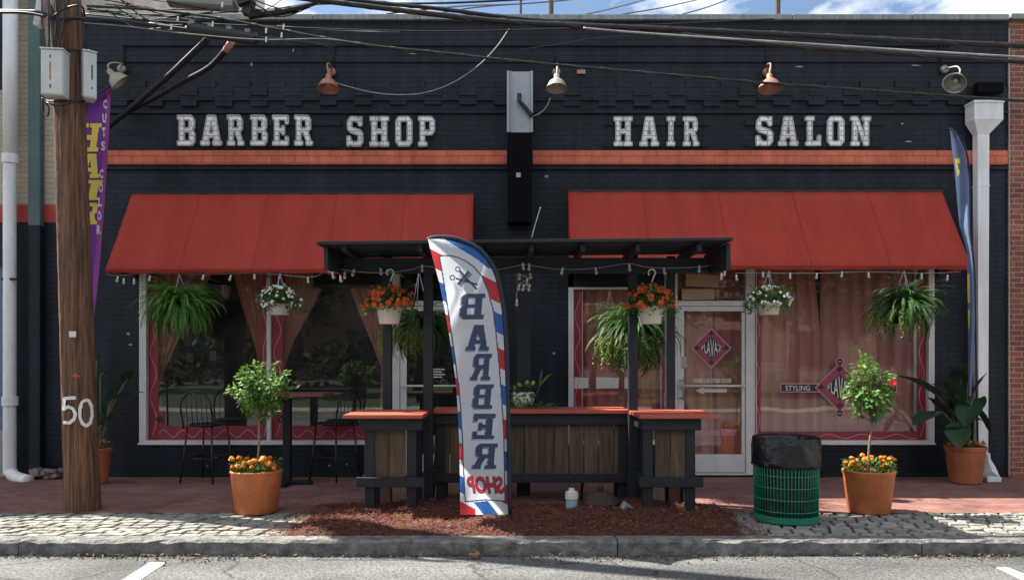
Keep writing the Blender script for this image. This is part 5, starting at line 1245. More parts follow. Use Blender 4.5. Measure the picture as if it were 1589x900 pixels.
# small white planter on the counter
def planter():
    d = 8.45; c = P(812, 632, d); k = d / F
    t = thing('planter', 'small white planter with trailing ivy on the middle counter', 'planter', (c.x, c.y, 1.0))
    b = MB(); b.lathe([(0, 0), (.085, 0), (.09, .01), (.125, .10), (.115, .165), (.105, .16), (.10, .12)], (c.x, c.y, 1.0), n=22); b.build('pot', 'white_plastic', t, smooth=True)
    rng = random.Random(4); b = MB(); top = Vector((c.x, c.y, 1.16))
    for i in range(110):
        a = rng.uniform(0, 6.3); rr = rng.uniform(0, .16); leaf(b, top + Vector((math.cos(a) * rr, math.sin(a) * rr, rng.uniform(-.05, .09))), (math.cos(a), math.sin(a), rng.uniform(-.3, .8)), (0, 0, 1), .05, .035)
    for i in range(120):
        u = rng.random(); p = P(795 + 68 * u, 631, d - .12) ; leaf(b, Vector((p.x, p.y + rng.uniform(-.05, .08), 1.008 + abs(rng.gauss(0, .018)))), (rng.gauss(0, 1), rng.gauss(0, 1), .4), (0, 0, 1), .04, .026)
    for i in range(40): a = rng.uniform(3.3, 6.1); leaf(b, Vector((c.x + .118 * math.cos(a), c.y + .125 * math.sin(a), 1.03 + rng.random() * .13)), (math.cos(a), -.3, -.8), (0, -1, 0), .035, .025)
    b.build('ivy', 'leaf_bask', t)
    b = MB(); st = smooth_pts([top, P(830, 612, d), P(838, 598, d)], 5); b.tube(st, .006, 5); b.build('stem', 'stem', t, smooth=True)
    b = MB(); paddle(b, P(838, 600, d), P(842, 572, d), 24 * k, rng, .1); paddle(b, P(839, 598, d), P(856, 578, d - .05), 20 * k, rng, .1); b.build('broad_leaf', 'leaf_mid', t, smooth=True)
    fl = MB()
    for px, py in ((806, 597), (818, 593), (827, 594), (799, 602)): fl.blob(P(px, py, d - .08), .022, rng, 7, 4, .3)
    fl.build('blossoms', 'fern_lime', t)
planter()

# ------------------------------------------------------------------ wooden bar with roof
def beam(b, p0, p1, w_, h_):
    p0, p1 = Vector(p0), Vector(p1); d = (p1 - p0); l = d.length; x = d.normalized(); z = Vector((0, 0, 1)); y = z.cross(x).normalized(); z = x.cross(y)
    b.obox((p0 + p1) / 2, l, w_, h_, Matrix((x, y, z)).transposed())
dF = 8.0
perg = thing('bar_shelter', 'dark timber shelter with flat plank roof over the wooden bar', 'shelter', (X(813, dF), dF - D + .4, 0))
def post(px, d, w_, z1, mat='dark_wood'):
    x = X(px, d); b = MB(); b.box(x - w_ / 2, x + w_ / 2, d - D, d - D + w_, -.05, z1); return b.build('post', mat, perg, bevel=.005)
zr = 2.64
post(664, dF, .094, zr - .03); post(983, dF, .094, zr - .03)
post(600.5, 8.16, .088, zr - .03); post(1041, 8.16, .094, zr - .03); post(812.5, 8.62, .15, zr - .04)
xl_, xr_ = X(503, 7.32), X(1133, 7.32)
b = MB(); b.box(xl_ + .05, xr_ - .05, -2.10, -2.06 + .055, Z(423, 7.9), Z(400, 7.9)); b.build('front_beam', 'dark_wood_h', perg, bevel=.005)
b = MB(); b.box(xl_ + .1, xr_ - .1, -1.78, -1.74, 2.52, 2.60); b.build('rear_beam', 'dark_wood_h', perg, bevel=.005)
for x in (xl_, xr_ - .04):
    b = MB(); b.add([(x, -2.70, Z(419, 7.3)), (x + .04, -2.70, Z(419, 7.3)), (x + .04, -1.84, 2.42), (x, -1.84, 2.42), (x, -2.70, zr - .02), (x + .04, -2.70, zr - .02), (x + .04, -1.84, zr - .02), (x, -1.84, zr - .02)],
                    [(0, 3, 2, 1), (4, 5, 6, 7), (0, 1, 5, 4), (1, 2, 6, 5), (2, 3, 7, 6), (3, 0, 4, 7)]); b.build('side_beam', 'dark_wood', perg, bevel=.004)
for px in (557, 664, 750, 822, 895, 973, 1060):
    x = X(px, 7.98); b = MB(); b.box(x - .022, x + .022, -2.72, -1.84, zr - .10, zr - .03); b.build('rafter', 'dark_wood', perg, bevel=.003)
b = MB(); rng = random.Random(9)
for i in range(7):
    y0 = -2.80 + i * .14; b.box(X(491, 7.2), X(1138, 7.2) + rng.uniform(-.012, .012), y0 + .003, y0 + .137, zr - .028 + rng.uniform(-.002, .002), zr)
# slight slope: right end a little higher
b.v = [(x, y, z + .010 * x) for x, y, z in b.v]
b.build('roof', 'dark_wood_h', perg, bevel=.003)
x = X(818, 7.9); b = MB(); b.box(x - .03, x + .03, -2.155, -2.105, Z(408, 7.85), zr - .03); b.build('king_post', 'dark_wood', perg, bevel=.003)

# counters
def counter(label, x0, x1, dfront, dback, planks_x, leg_x, top_x, top_d, raw_x=None, rail_y=(740, 755), apr_y=(649, 668)):
    yf = dfront - D; zt = .995
    t = thing('bar_counter', label, 'bar counter', ((x0 + x1) / 2, (dfront + dback) / 2 - D, 0), 'wooden bar counters under the shelter')
    b = MB(); n = 3; yd0, yd1 = top_d[0] - D, top_d[1] - D; rng = random.Random(int(abs(x0) * 100))
    for i in range(n):
        a = yd0 + (yd1 - yd0) * i / n; c = yd0 + (yd1 - yd0) * (i + 1) / n
        b.box(top_x[0] + rng.uniform(-.008, .008), top_x[1] + rng.uniform(-.006, .006), a + .002, c - .002, zt - .04 + rng.uniform(-.001, .001), zt)
    b.build('countertop', 'red_top', t, bevel=.006)
    za0, za1 = zt - .16, zt - .043
    b = MB(); b.box(x0, x1, yf - .03, yf + .012, za0, za1); b.build('apron', 'dark_wood_h', t, bevel=.005)
    zl0, zl1 = Z(rail_y[1], dfront), Z(rail_y[0], dfront)
    b = MB(); b.box(x0 - .03, x1 + .02, yf - .036, yf + .012, zl0, zl1); b.build('lower_rail', 'dark_wood_h', t, bevel=.005)
    yb_ = dback - D
    for lx in leg_x:
        b = MB(); b.box(lx - .048, lx + .048, yf + .014, yf + .10, -.03, za0 + .1); b.build('leg', 'dark_wood', t, bevel=.005)
        b = MB(); b.box(lx - .045, lx + .045, yb_ - .09, yb_, -.03, za1); b.build('leg', 'dark_wood', t, bevel=.005)
    b = MB(); a = planks_x[0]; w_ = (planks_x[1] - planks_x[0]) / planks_x[2]
    for i in range(planks_x[2]):
        b.box(a + i * w_ + .003, a + (i + 1) * w_ - .003, yf + .03 + rng.uniform(0, .006), yf + .05, zl0 + .02, za0 + .08)
    b.build('plank_panel', 'plank', t, bevel=.003)
    b = MB()
    for xx in (x0 + .02, x1 - .02): b.box(xx - .019, xx + .019, yf + .1, yb_ - .09, zl0, zl1); b.box(xx - .019, xx + .019, yf + .012, yb_, za0 + .002, za1)
    b.build('side_rail', 'dark_wood', t, bevel=.004)
    if raw_x:
        b = MB(); b.box(raw_x - .05, raw_x + .05, yb_ - .2, yb_ - .12, -.03, zl1 + .15); b.build('brace_leg', 'raw_wood', t, bevel=.004)
    return t
ds = 7.52
counter('left end counter with red top and two plank panel beside the round shrub', X(558, ds), X(656, ds), ds, 8.1, (X(578, ds + .04), X(630, ds + .04), 2), (X(573, ds), X(638, ds)), (X(533, 7.4), X(656, 7.4)), (7.4, 8.15), X(601, 8.05))
counter('right end counter with red top beside the logo door', X(996, ds), X(1087, ds), ds, 8.1, (X(1016, ds + .04), X(1064, ds + .04), 2), (X(1006, ds), X(1072, ds)), (X(992, 7.4), X(1115, 7.4)), (7.4, 8.15), X(1043, 8.05))
counter('long middle counter with red top between the two front posts', X(673, 8.2), X(977, 8.2), 8.2, 8.65, (X(675, 8.25), X(975, 8.25), 13), (X(684, 8.25), X(966, 8.25)), (X(671, 8.12), X(977, 8.12)), (8.10, 8.61), None, (735, 748))

# ------------------------------------------------------------------ string lights
def string(label, pts, bulbs, d, r_=.0045):
    t = thing('string_lights', label, 'string lights', P(pts[0][0], pts[0][1], d))
    b = MB(); b.tube(smooth_pts([P(p[0], p[1], p[2] if len(p) > 2 else d) for p in pts], 6), r_, 5); b.build('wire', 'cable_grey', t, smooth=True)
    rng = random.Random(len(pts))
    for q in bulbs:
        px, py = q[:2]; dd = q[2] if len(q) > 2 else d
        p = P(px, py, dd); b = MB(); tl = rng.uniform(-.25, .25)
        ax = Vector((tl, rng.uniform(-.2, .2), -1)).normalized()
        b.lathe([(0, -.045), (.010, -.04), (.0115, -.012), (.010, -.008)], p, ax, 10); b.lathe([(.010, -.008), (.0155, .004), (.018, .014), (.014, .027), (.006, .035), (0, .037)], p, ax, 12, 1)
        b.build('bulb', ['white_plastic', 'bulb'], t, smooth=True)
string('string of clear bulbs draped along the bar shelter beam', [(509, 414), (530, 418), (560, 422), (600, 423), (640, 418), (657, 413), (700, 418), (760, 420), (812, 411), (830, 413), (872, 418), (925, 416), (973, 409), (1000, 414), (1030, 416), (1085, 414), (1131, 407)],
       [(511, 418), (517, 428), (529, 433), (535, 428), (548, 424), (591, 422), (655, 417), (812, 414), (821, 415), (872, 421), (925, 421), (977, 416), (1031, 421), (1085, 418), (1128, 414), (1124, 424), (1119, 430)], 7.85)
string('cluster of bulbs bunched on the middle post of the bar shelter', [(813, 412), (804, 424), (822, 432), (808, 440), (822, 446), (803, 452), (802, 470)], [(806, 430), (823, 428), (818, 438), (805, 446), (812, 447), (821, 447), (802, 470)], 7.95)
string('string of white bulbs under the front edge of the left awning', [(165, 424), (182, 428), (230, 424), (315, 426), (400, 424), (478, 430), (500, 424)], [(182, 434), (192, 437), (208, 438), (232, 433), (315, 431), (357, 432), (395, 430), (434, 429), (478, 436)], 9.36)
string('string of white bulbs under the front edge of the right awning', [(1140, 424), (1184, 424), (1267, 424), (1348, 422), (1430, 424), (1490, 422)], [(1143, 432), (1184, 427), (1193, 427), (1226, 429), (1267, 429), (1306, 427), (1348, 428), (1430, 430), (1470, 432)], 9.36)

# ------------------------------------------------------------------ feather flags
def lerp_edge(poly, y):
    for (y0, x0), (y1, x1) in zip(poly, poly[1:]):
        if y0 <= y <= y1: return x0 + (x1 - x0) * (y - y0) / (y1 - y0 + 1e-9)
    return poly[-1][1] if y > poly[-1][0] else poly[0][1]
def feather(t, left, right, y0, y1, ncol, nrow, depth, paint, mats, name='cloth'):
    vs = []; fs = []; mi = []
    for j in range(nrow + 1):
        py = y0 + (y1 - y0) * j / nrow; l_, r_ = lerp_edge(left, py), lerp_edge(right, py)
        for i in range(ncol + 1):
            px = l_ + (r_ - l_) * i / ncol; vs.append(P(px, py, depth(px, py, i / ncol, j / nrow)))
    for j in range(nrow):
        py = y0 + (y1 - y0) * (j + .5) / nrow; l_, r_ = lerp_edge(left, py), lerp_edge(right, py)
        for i in range(ncol):
            px = l_ + (r_ - l_) * (i + .5) / ncol; a = j * (ncol + 1) + i
            fs.append((a, a + 1, a + ncol + 2, a + ncol + 1)); mi.append(paint(px, py, i / ncol, l_, r_))
    b = MB(); b.add(vs, fs); b.m = mi
    return b.build(name, mats, t, smooth=True)
class Ras:
    """polygons and text in photo pixels with bounding boxes, for colouring cloth faces"""
    def __init__(s): s.items = []
    def poly(s, cons, m):
        xs = [p[0] for c in cons for p in c]; ys = [p[1] for c in cons for p in c]
        s.items.append((min(xs), max(xs), min(ys), max(ys), cons, m, False))
    def slab(s, ch, x0, x1, y0, y1, m, mirror=False, skew=0.0, dx=0, dy=0):
        w_, cons = SLAB[ch]; out = []
        for c in cons:
            q = []
            for u, v in c:
                u = u / w_; v = v / 10
                if mirror: u = 1 - u
                q.append((x0 + (x1 - x0) * u + skew * (v - .5) + dx, y1 + (y0 - y1) * v + dy))
            out.append(q)
        s.poly(out, m)
    def text(s, st, x0, x1, y0, y1, m, bold=.02, mirror=False, shear=0, skew=0, dx=0, dy=0):
        vs, f = text_geo(st, bold, shear); pts = []
        for u, v in vs:
            if mirror: u = 1 - u
            pts.append((x0 + (x1 - x0) * u + skew * (v - .5) + dx, y1 + (y0 - y1) * v + dy))
        xs = [p[0] for p in pts]; ys = [p[1] for p in pts]
        s.items.append((min(xs), max(xs), min(ys), max(ys), [[pts[i] for i in t] for t in f], m, True))
    def at(s, x, y):
        for x0, x1, y0, y1, cons, m, un in reversed(s.items):
            if x0 <= x <= x1 and y0 <= y <= y1:
                if un:
                    if any(inside([c], x, y) for c in cons): return m
                elif inside(cons, x, y): return m
        return None
def band(pts, w_):
    l_ = []; r_ = []
    for i, p in enumerate(pts):
        a = pts[max(i - 1, 0)]; c = pts[min(i + 1, len(pts) - 1)]; tx, ty = c[0] - a[0], c[1] - a[1]; q = math.hypot(tx, ty)
        l_.append((p[0] - ty / q * w_ / 2, p[1] + tx / q * w_ / 2)); r_.append((p[0] + ty / q * w_ / 2, p[1] - tx / q * w_ / 2))
    return l_ + r_[::-1]
# barber flag (seen from its back: the print reads mirrored)
left = [(371, 664), (388, 668), (410, 674), (440, 682), (480, 690), (520, 697), (560, 703), (600, 708), (650, 711), (700, 713), (760, 714), (798, 714)]
right = [(371, 690), (374, 708), (378, 722), (384, 736), (392, 746), (402, 754), (415, 762), (430, 768), (450, 773.5), (480, 778), (520, 781), (560, 783), (620, 785), (700, 787), (798, 789)]
ras = Ras()
for y, col in ((387, 3), (438, 2), (488, 3), (537, 2), (586, 3), (638, 2), (687, 3), (738, 2), (778, 3)):
    x = lerp_edge(left, y); hgt = 26 if y < 780 else 20; ras.poly([[(x - 6, y - 4), (x + 24, y + 12), (x + 24, y + 12 + hgt), (x - 6, y - 4 + hgt)]], col)
for y, col in ((437, 3), (488, 2), (543, 3), (598, 2), (651, 3), (700, 2), (752, 3)):
    x = lerp_edge(right, y); ras.poly([[(x - 22, y - 10), (x + 6, y + 4), (x + 6, y + 34), (x - 22, y + 20)]], col)
ras.poly([[(681, 366), (760, 366), (780, 420), (757, 416), (740, 402), (715, 387)]], 2)
ln = [(682, 398), (690, 396.5), (700, 397), (712, 400), (724, 406), (736, 415), (747, 428), (757, 450), (765, 480), (770, 520), (774, 560), (778, 610), (781, 660), (783, 720), (784, 777), (753, 775), (722, 778), (719, 720), (716, 650), (712, 600), (706, 556), (698, 500), (690, 445), (682, 398)]
ras.poly([ln], 0); ras.poly([band(ln[:15], 1.9)], 1); ras.poly([band(ln[14:17], 1.9)], 1); ras.poly([band(ln[16:], 1.9)], 1)
ras.poly([[(735, 779), (757, 776.5), (775, 800), (752, 800)]], 2); ras.poly([[(712, 777), (716, 780), (729, 800), (712, 800)]], 3)
for ch, x0, x1, y0, y1 in (('B', 714, 752, 456, 494), ('A', 724, 760, 504, 544), ('R', 731, 762, 549, 590), ('B', 734, 765, 596, 634), ('E', 734, 768, 642, 681), ('R', 734, 771, 688, 727)):
    ras.slab(ch, x0 - 1.3, x1 - 1.3, y0 + 1.6, y1 + 1.6, 4, True, 3)
    ras.slab(ch, x0 - .4, x1 - .4, y0 + .6, y1 + .6, 0, True, 3)
    ras.slab(ch, x0, x1, y0, y1, 1, True, 3)
ras.text('SHOP', 725, 783, 738, 765, 1, .05, True, .25, 0, -.8, 1.2); ras.text('SHOP', 725, 783, 738, 765, 3, .035, True, .25)
def rect(cx, cy, l_, w_, a):
    c_, s_ = math.cos(a), math.sin(a); return [(cx + c_ * u - s_ * v, cy + s_ * u + c_ * v) for u, v in ((-l_ / 2, -w_ / 2), (l_ / 2, -w_ / 2), (l_ / 2, w_ / 2), (-l_ / 2, w_ / 2))]
for q in range(9):
    ras.poly([rect(721 + (q - 4) * 2.9 * math.cos(-.86), 433 + (q - 4) * 2.9 * math.sin(-.86), 2.1, 9, -.86)], 1)
ras.poly([rect(719, 431.3, 27, 3, -.86)], 1)
for ex, ey, bx, by in ((741, 442, 705, 431), (740, 449, 711, 419)):
    ras.poly([band([(bx + 2, by + 1), ((bx + ex) / 2, (by + ey) / 2), (ex, ey)], 3)], 1)
for cx_, cy_ in ((710.5, 418), (702, 431)):
    ras.poly([[(cx_ + 4.4 * math.cos(a), cy_ + 4.4 * math.sin(a)) for a in [k * .5236 for k in range(12)]], [(cx_ + 2.6 * math.cos(a), cy_ + 2.6 * math.sin(a)) for a in [k * .5236 for k in range(12)]]], 1)
dfl = 7.13
bf = thing('feather_flag', 'white feather flag with red and blue barber stripes and mirrored BARBER SHOP lettering', 'flag', P(790, 806, dfl))
def dep(px, py, u, v): return dfl - .26 * (1 - u) + .02 * math.sin(v * 7 + u * 2) + .03 * math.sin(u * 3.4 + v * 3) * (1 - u) + .018 * math.sin(v * 23 + u * 5) * (1 - u) * (.4 + v) + .012 * math.sin(u * 14 + v * 2) * max(0, v - .8) * 5
feather(bf, left, right, 371, 798, 118, 620, dep, lambda px, py, u, l_, r_: (ras.at(px, py) or 0), ['flag_white', 'flag_navy', 'flag_blue', 'flag_red', 'flag_navy'])
pth = [(663, 372.5), (672, 369.5), (690, 369), (706, 371), (722, 376), (737, 382.5), (748, 391), (758, 402), (766, 415), (772, 430), (777, 450), (781.5, 480), (785, 520), (787, 560), (788.5, 620), (790, 700), (791.5, 800)]
b = MB(); b.tube(smooth_pts([P(x, y, dfl + .01) for x, y in pth], 4), [.02 + .006 * math.sin(min(1, i / 20) * math.pi) for i in range(65)], 8); b.build('sleeve', 'sleeve', bf, smooth=True)
b = MB(); b.tube([P(791.5, 798, dfl + .01), Vector((X(792, dfl), dfl - D + .01, -.02))], .014, 8); b.build('pole', 'black_metal', bf, smooth=True)

# purple flag behind the pole
ras2 = Ras()
for ch, x0, x1, y0, y1 in (('H', 118, 155, 192, 236), ('A', 121, 157, 239, 276), ('I', 134, 157, 280, 311), ('R', 124, 153, 315, 348)):
    ras2.slab(ch, x0 - 1.5, x1 - 1.5, y0 + 2, y1 + 2, 3, skew=6); ras2.slab(ch, x0, x1, y0, y1, 2, skew=6)
for i, ch in enumerate('CUTS COLOR'):
    if ch != ' ':
        y = 155 + i * 21.6; xr = 166.5 - max(0, y - 150) * .052; ras2.text(ch, xr - 6, xr, y, y + 14, 4, .04)
left2 = [(136, 169), (150, 148), (165, 132), (180, 122), (200, 116), (240, 113), (330, 114), (420, 126), (490, 145)]
right2 = [(136, 172), (200, 169.5), (250, 166.5), (330, 161), (420, 154), (490, 147)]
pf = thing('feather_flag', 'purple feather flag with yellow HAIR lettering half hidden behind the utility pole', 'flag', P(145, 740, 8.9))
dpf = 8.9
feather(pf, left2, right2, 136, 490, 56, 330, lambda px, py, u, v: dpf + .03 * math.sin(v * 9 + u * 3) + .05 * u, lambda px, py, u, l_, r_: (ras2.at(px, py) if ras2.at(px, py) is not None else (1 if px > r_ - 7.5 else 0)), ['purple', 'magenta', 'yellow_ink', 'black_ink', 'white_ink'])
b = MB(); b.tube(smooth_pts([P(171, 134, dpf), P(150, 148, dpf), P(134, 162, dpf), P(122, 180, dpf), P(116, 205, dpf), P(114, 300, dpf), P(118, 500, dpf), P(122, 700, dpf), Vector((X(123, dpf), dpf - D, .0))], 5), .014, 8); b.build('sleeve', 'sleeve', pf, smooth=True)
# slate blue flag by the downspout
left3 = [(200, 1474), (230, 1477), (260, 1481), (310, 1485), (350, 1489), (393, 1501), (421, 1501), (500, 1502), (560, 1502), (615, 1503)]
right3 = [(200, 1477), (211, 1487), (235, 1498), (280, 1504), (362, 1505), (414, 1511), (500, 1513), (560, 1512), (615, 1507)]
sf = thing('feather_flag', 'twisted slate blue feather flag with yellow marks beside the white downspout', 'flag', P(1505, 745, 9.2))
ras3 = Ras()
ras3.poly([[(1482, 247), (1489, 245), (1490, 253), (1486, 254), (1487, 262), (1490, 266), (1486, 275), (1484, 262)]], 1)
ras3.poly([[(1487, 360), (1491, 362), (1497, 384), (1494, 384)]], 1); ras3.poly([[(1500, 424), (1504, 424), (1505, 470), (1502, 470)]], 1); ras3.poly([[(1502, 480), (1505, 480), (1505, 510), (1503, 510)]], 1)
ras3.poly([[(1492, 240), (1496, 240), (1500, 370), (1493, 330)]], 2)
feather(sf, left3, right3, 200, 615, 26, 240, lambda px, py, u, v: 9.2 + .06 * math.sin(v * 8) * u + .05 * math.sin(u * 4 + v * 3), lambda px, py, u, l_, r_: (ras3.at(px, py) or 0), ['slate_flag', 'yellow_ink', 'slate_flag'])
b = MB(); b.tube(smooth_pts([P(1474, 200, 9.22), P(1487, 209, 9.22), P(1499, 233, 9.22), P(1505, 280, 9.22), P(1506, 362, 9.22), P(1512, 420, 9.22), P(1514, 520, 9.25), P(1516, 640, 9.5), Vector((X(1519, 9.7), -.3, 0))], 5), .010, 7); b.build('sleeve', 'sleeve', sf, smooth=True)

# ------------------------------------------------------------------ litter bin
dbin = 7.36; pc_ = Vector((X(1219.5, dbin), dbin - D, 0)); r_t, r_b = .296, .286; zt_ = .52
t = thing('litter_bin', 'green wire litter bin lined with a black bag at the kerb', 'litter bin', pc_)
b = MB()
for k in range(58):
    a = 2 * math.pi * k / 58; b.tube([(pc_.x + r_b * math.cos(a), pc_.y + r_b * math.sin(a), .03), (pc_.x + r_t * math.cos(a), pc_.y + r_t * math.sin(a), .76)], .0050, 5)
b.build('bars', 'bin_green', t, smooth=True)
b = MB()
for z in (.115, .225, .335, .445, .555, .665):
    r_ = r_b + (r_t - r_b) * z / .76 + .004; b.tube([(pc_.x + r_ * math.cos(2 * math.pi * k / 40), pc_.y + r_ * math.sin(2 * math.pi * k / 40), z) for k in range(41)], .0050, 5)
b.build('hoops', 'bin_green', t, smooth=True)
b = MB(); b.lathe([(r_b - .01, .012), (r_b + .012, .012), (r_b + .014, .07), (r_b - .006, .07), (r_b - .01, .012)], pc_, n=40); b.build('base_ring', 'bin_green', t, smooth=False)
b = MB(); rng = random.Random(2)
jj = [[rng.uniform(-.006, .010) for _ in range(56)] for _ in range(14)]
b.lathe([(r_b - .03, .03), (r_b - .022, .3), (r_t - .018, .5), (r_t - .012, .74)], pc_, n=56, jitter=lambda i, j: jj[i][j] * .7)
b.disc(pc_ + Vector((0, 0, .06)), r_b - .03, n=40)
b.build('inner_bag', 'bag', t, smooth=True)
b = MB(); b.lathe([(r_t - .03, .60), (r_t - .022, .76), (r_t + .004, .792), (r_t + .010, .778), (r_t + .012, .70), (r_t + .012, .62), (r_t + .014, .56), (r_t + .013, .522), (r_t + .008, .518)], pc_, n=56, jitter=lambda i, j: jj[i][j] * (1.0 if i < 4 else 1.3)); b.build('bag_collar', 'bag', t, smooth=True)

# ------------------------------------------------------------------ stools and table
def stool(label, px, py, rot, back, seat_z=.70, grp='black metal bar stools'):
    d = GD(py); c = Vector((X(px, d), d - D, 0)); t = thing('bar_stool', label, 'bar stool', c, grp)
    rm = Matrix.Rotation(rot, 3, 'Z'); W = lambda x, y, z: c + rm @ Vector((x, y, z))
    b = MB(); n = 20; prof = [(.0, .0), (.16, -.004), (.19, .006), (.2, .02), (.19, .034), (0, .03)]
    vs = []; fs = []
    for i, (rr, h) in enumerate(prof):
        for j in range(n):
            a = 2 * math.pi * j / n; sq = 1 / max(abs(math.cos(a)), abs(math.sin(a))) ; q = rr * (1 + .35 * (sq - 1)); vs.append(W(q * math.cos(a), q * math.sin(a), seat_z + h))
    for i in range(len(prof) - 1):
        for j in range(n): a = i * n + j; e = i * n + (j + 1) % n; fs.append((a, e, e + n, a + n))
    b.add(vs, fs); b.build('seat', 'black_metal', t, smooth=True)
    for sx in (-1, 1):
        for sy in (-1, 1):
            b = MB(); b.tube([W(sx * .17, sy * .16, seat_z + .005), W(sx * .20, sy * .19, .3), W(sx * .23, sy * .22, .0)], .012, 8); b.build('leg', 'black_metal', t, smooth=True)
    b = MB(); z = .3; q = [W(-.2, -.19, z), W(.2, -.19, z), W(.2, .19, z), W(-.2, .19, z), W(-.2, -.19, z)]
    for i in range(4): b.tube([q[i], q[i + 1]], .008, 6)
    b.build('footrest', 'black_metal', t, smooth=True)
    if back:
        b = MB(); pts = [W(-.2, -.19, seat_z - .02), W(-.215, -.21, seat_z + .15)]
        for k in range(9): a = math.pi - math.pi * k / 8; pts.append(W(.215 * math.cos(a), -.235, seat_z + .24 + .2 * math.sin(a)))
        pts += [W(.215, -.21, seat_z + .15), W(.2, -.19, seat_z - .02)]
        b.tube(smooth_pts(pts, 3), .012, 8)
        for x in (-.14, -.07, 0, .07, .14):
            b.tube([W(x, -.195, seat_z + .02), W(x, -.233, seat_z + .24 + .2 * math.sqrt(max(0, 1 - (x / .215) ** 2)))], .0045, 5)
        b.build('backrest', 'black_metal', t, smooth=True)
stool('black metal bar stool with arched back under the left fern', 322, 746, R(-14), True, .69)
stool('black metal bar stool with arched back at the right of the high table', 520, 743, R(62), True, .69)
stool('backless black bar stool tucked under the middle counter behind the flag', 703, 772, R(8), False, .72, 'backless stools under the middle counter')
stool('backless black bar stool tucked under the middle counter near the right post', 934, 770, R(-5), False, .72, 'backless stools under the middle counter')
d = 9.42; c = Vector((X(446, d), d - D, 0)); t = thing('high_table', 'high table with red brown top and dark pedestal before the left window', 'table', c)
b = MB(); b.box(c.x - .46, c.x + .5, c.y - .25, c.y + .25, 1.075, 1.115); b.build('tabletop', 'table_red', t, bevel=.006)
b = MB(); b.box(c.x - .045, c.x + .045, c.y - .045, c.y + .045, .02, 1.073); b.build('pedestal', 'navy_paint', t, bevel=.006)
b = MB(); b.box(c.x - .06, c.x + .3, c.y - .05, c.y + .05, .0, .05); b.box(c.x - .28, c.x + -.061, c.y - .05, c.y + .05, .0, .048); b.box(c.x - .05, c.x + .05, c.y - .26, c.y - .051, 0, .049); b.build('foot', 'navy_paint', t, bevel=.006)

# ------------------------------------------------------------------ small things in the mulch
d = GD(797) ; d = 7.72; k = d / F; c = P(887, 796, d); c.z = .03
t = thing('canister', 'white and pale teal plastic canister standing in the mulch', 'canister', c)
b = MB(); b.lathe([(0, 0), (.056, 0), (.06, .01), (.058, .10)], c, n=20); b.build('base', 'teal_can', t, smooth=True)
b = MB(); b.lathe([(.058, .1), (.066, .105), (.066, .15), (.062, .155), (.062, .175), (.03, .185), (.028, .21), (0, .212)], c, n=20); b.build('cap', 'white_plastic', t, smooth=False)
d = 7.8; c = P(932, 783, d); c.z = .085
t = thing('wicker_lid', 'dark domed wicker lid lying in the mulch under the middle counter', 'lid', c)
b = MB(); b.lathe([(.20, 0), (.19, .02), (.15, .06), (.09, .10), (.04, .115), (0, .118)], c, n=24); b.build('dome', 'wicker', t, smooth=True)
b = MB(); b.lathe([(.0, .115), (.03, .116), (.022, .13), (.036, .15), (.03, .17), (0, .172)], c, n=14); b.build('knob', 'wicker', t, smooth=True)
b = MB(); rng = random.Random(13); c = P(973, 794, 7.62); c.z = .06
b.obox(c, .11, .09, .075, Matrix.Rotation(R(28), 3, 'Y') @ Matrix.Rotation(.4, 3, 'Z')); b.v = [tuple(Vector(v) + Vector((rng.uniform(-.015, .015), rng.uniform(-.015, .015), rng.uniform(-.015, .015)))) for v in b.v]
tag(b.build('crumpled_carton', 'box_grey', bevel=.008), 'crumpled pale carton lying in the mulch by the right front post', 'carton')
b = MB(); c = P(736, 859, 6.42); b.obox((c.x, c.y, -.085), .075, .05, .06, Matrix.Rotation(.5, 3, 'Y')); tag(b.build('brick_chunk', 'red_brick', bevel=.006), 'small red brick chunk lying against the kerb', 'brick')

# ------------------------------------------------------------------ across the street (seen in the glass)
b = MB(); b.box(-60, 60, -12.75, -12.6, -.3, .0); tag(b.build('far_kerb', 'concrete'), 'pale kerb across the road', 'kerb', kind='structure')
b = MB(); b.box(-60, 60, -14.4, -12.752, -.3, -.01); tag(b.build('far_sidewalk', 'joint_grey'), 'pale concrete sidewalk across the road', 'sidewalk', kind='structure')
b = MB(); b.box(-60, 60, -60, -14.402, -.3, .0); tag(b.build('lawn', 'lawn'), 'green lawn across the road', 'lawn', kind='structure')
def far_tree(label, x, y, h, r_, seed):
    rng = random.Random(seed); t = thing('tree', label, 'tree', (x, y, 0), 'trees across the road')
    b = MB(); b.tube([(x, y, -.05), (x + .1, y, h * .3), (x, y, h * .55)], [.24, .18, .12], 8)
    for k in range(6): a = k * 1.05; b.tube([(x, y, h * .42), (x + math.cos(a) * r_ * .6, y + math.sin(a) * r_ * .6, h * .72)], [.1, .03], 6)
    b.build('trunk', 'bark_dark', t, smooth=True); b = MB()
    for i in range(70):
        a = rng.uniform(0, 6.3); th = math.acos(rng.uniform(-1, 1)); rr = rng.uniform(.5, 1); cc = Vector((x + math.cos(a) * math.sin(th) * r_ * rr, y + math.sin(a) * math.sin(th) * r_ * rr, h * .62 + math.cos(th) * h * .36 * rr))
        for j in range(34):
            p = cc + Vector((rng.gauss(0, .34), rng.gauss(0, .34), rng.gauss(0, .28))); leaf(b, p, (rng.gauss(0, 1), rng.gauss(0, 1), rng.gauss(0, .6)), (0, 0, 1), .32, .2)
    b.build('crown', 'tree_leaf', t)
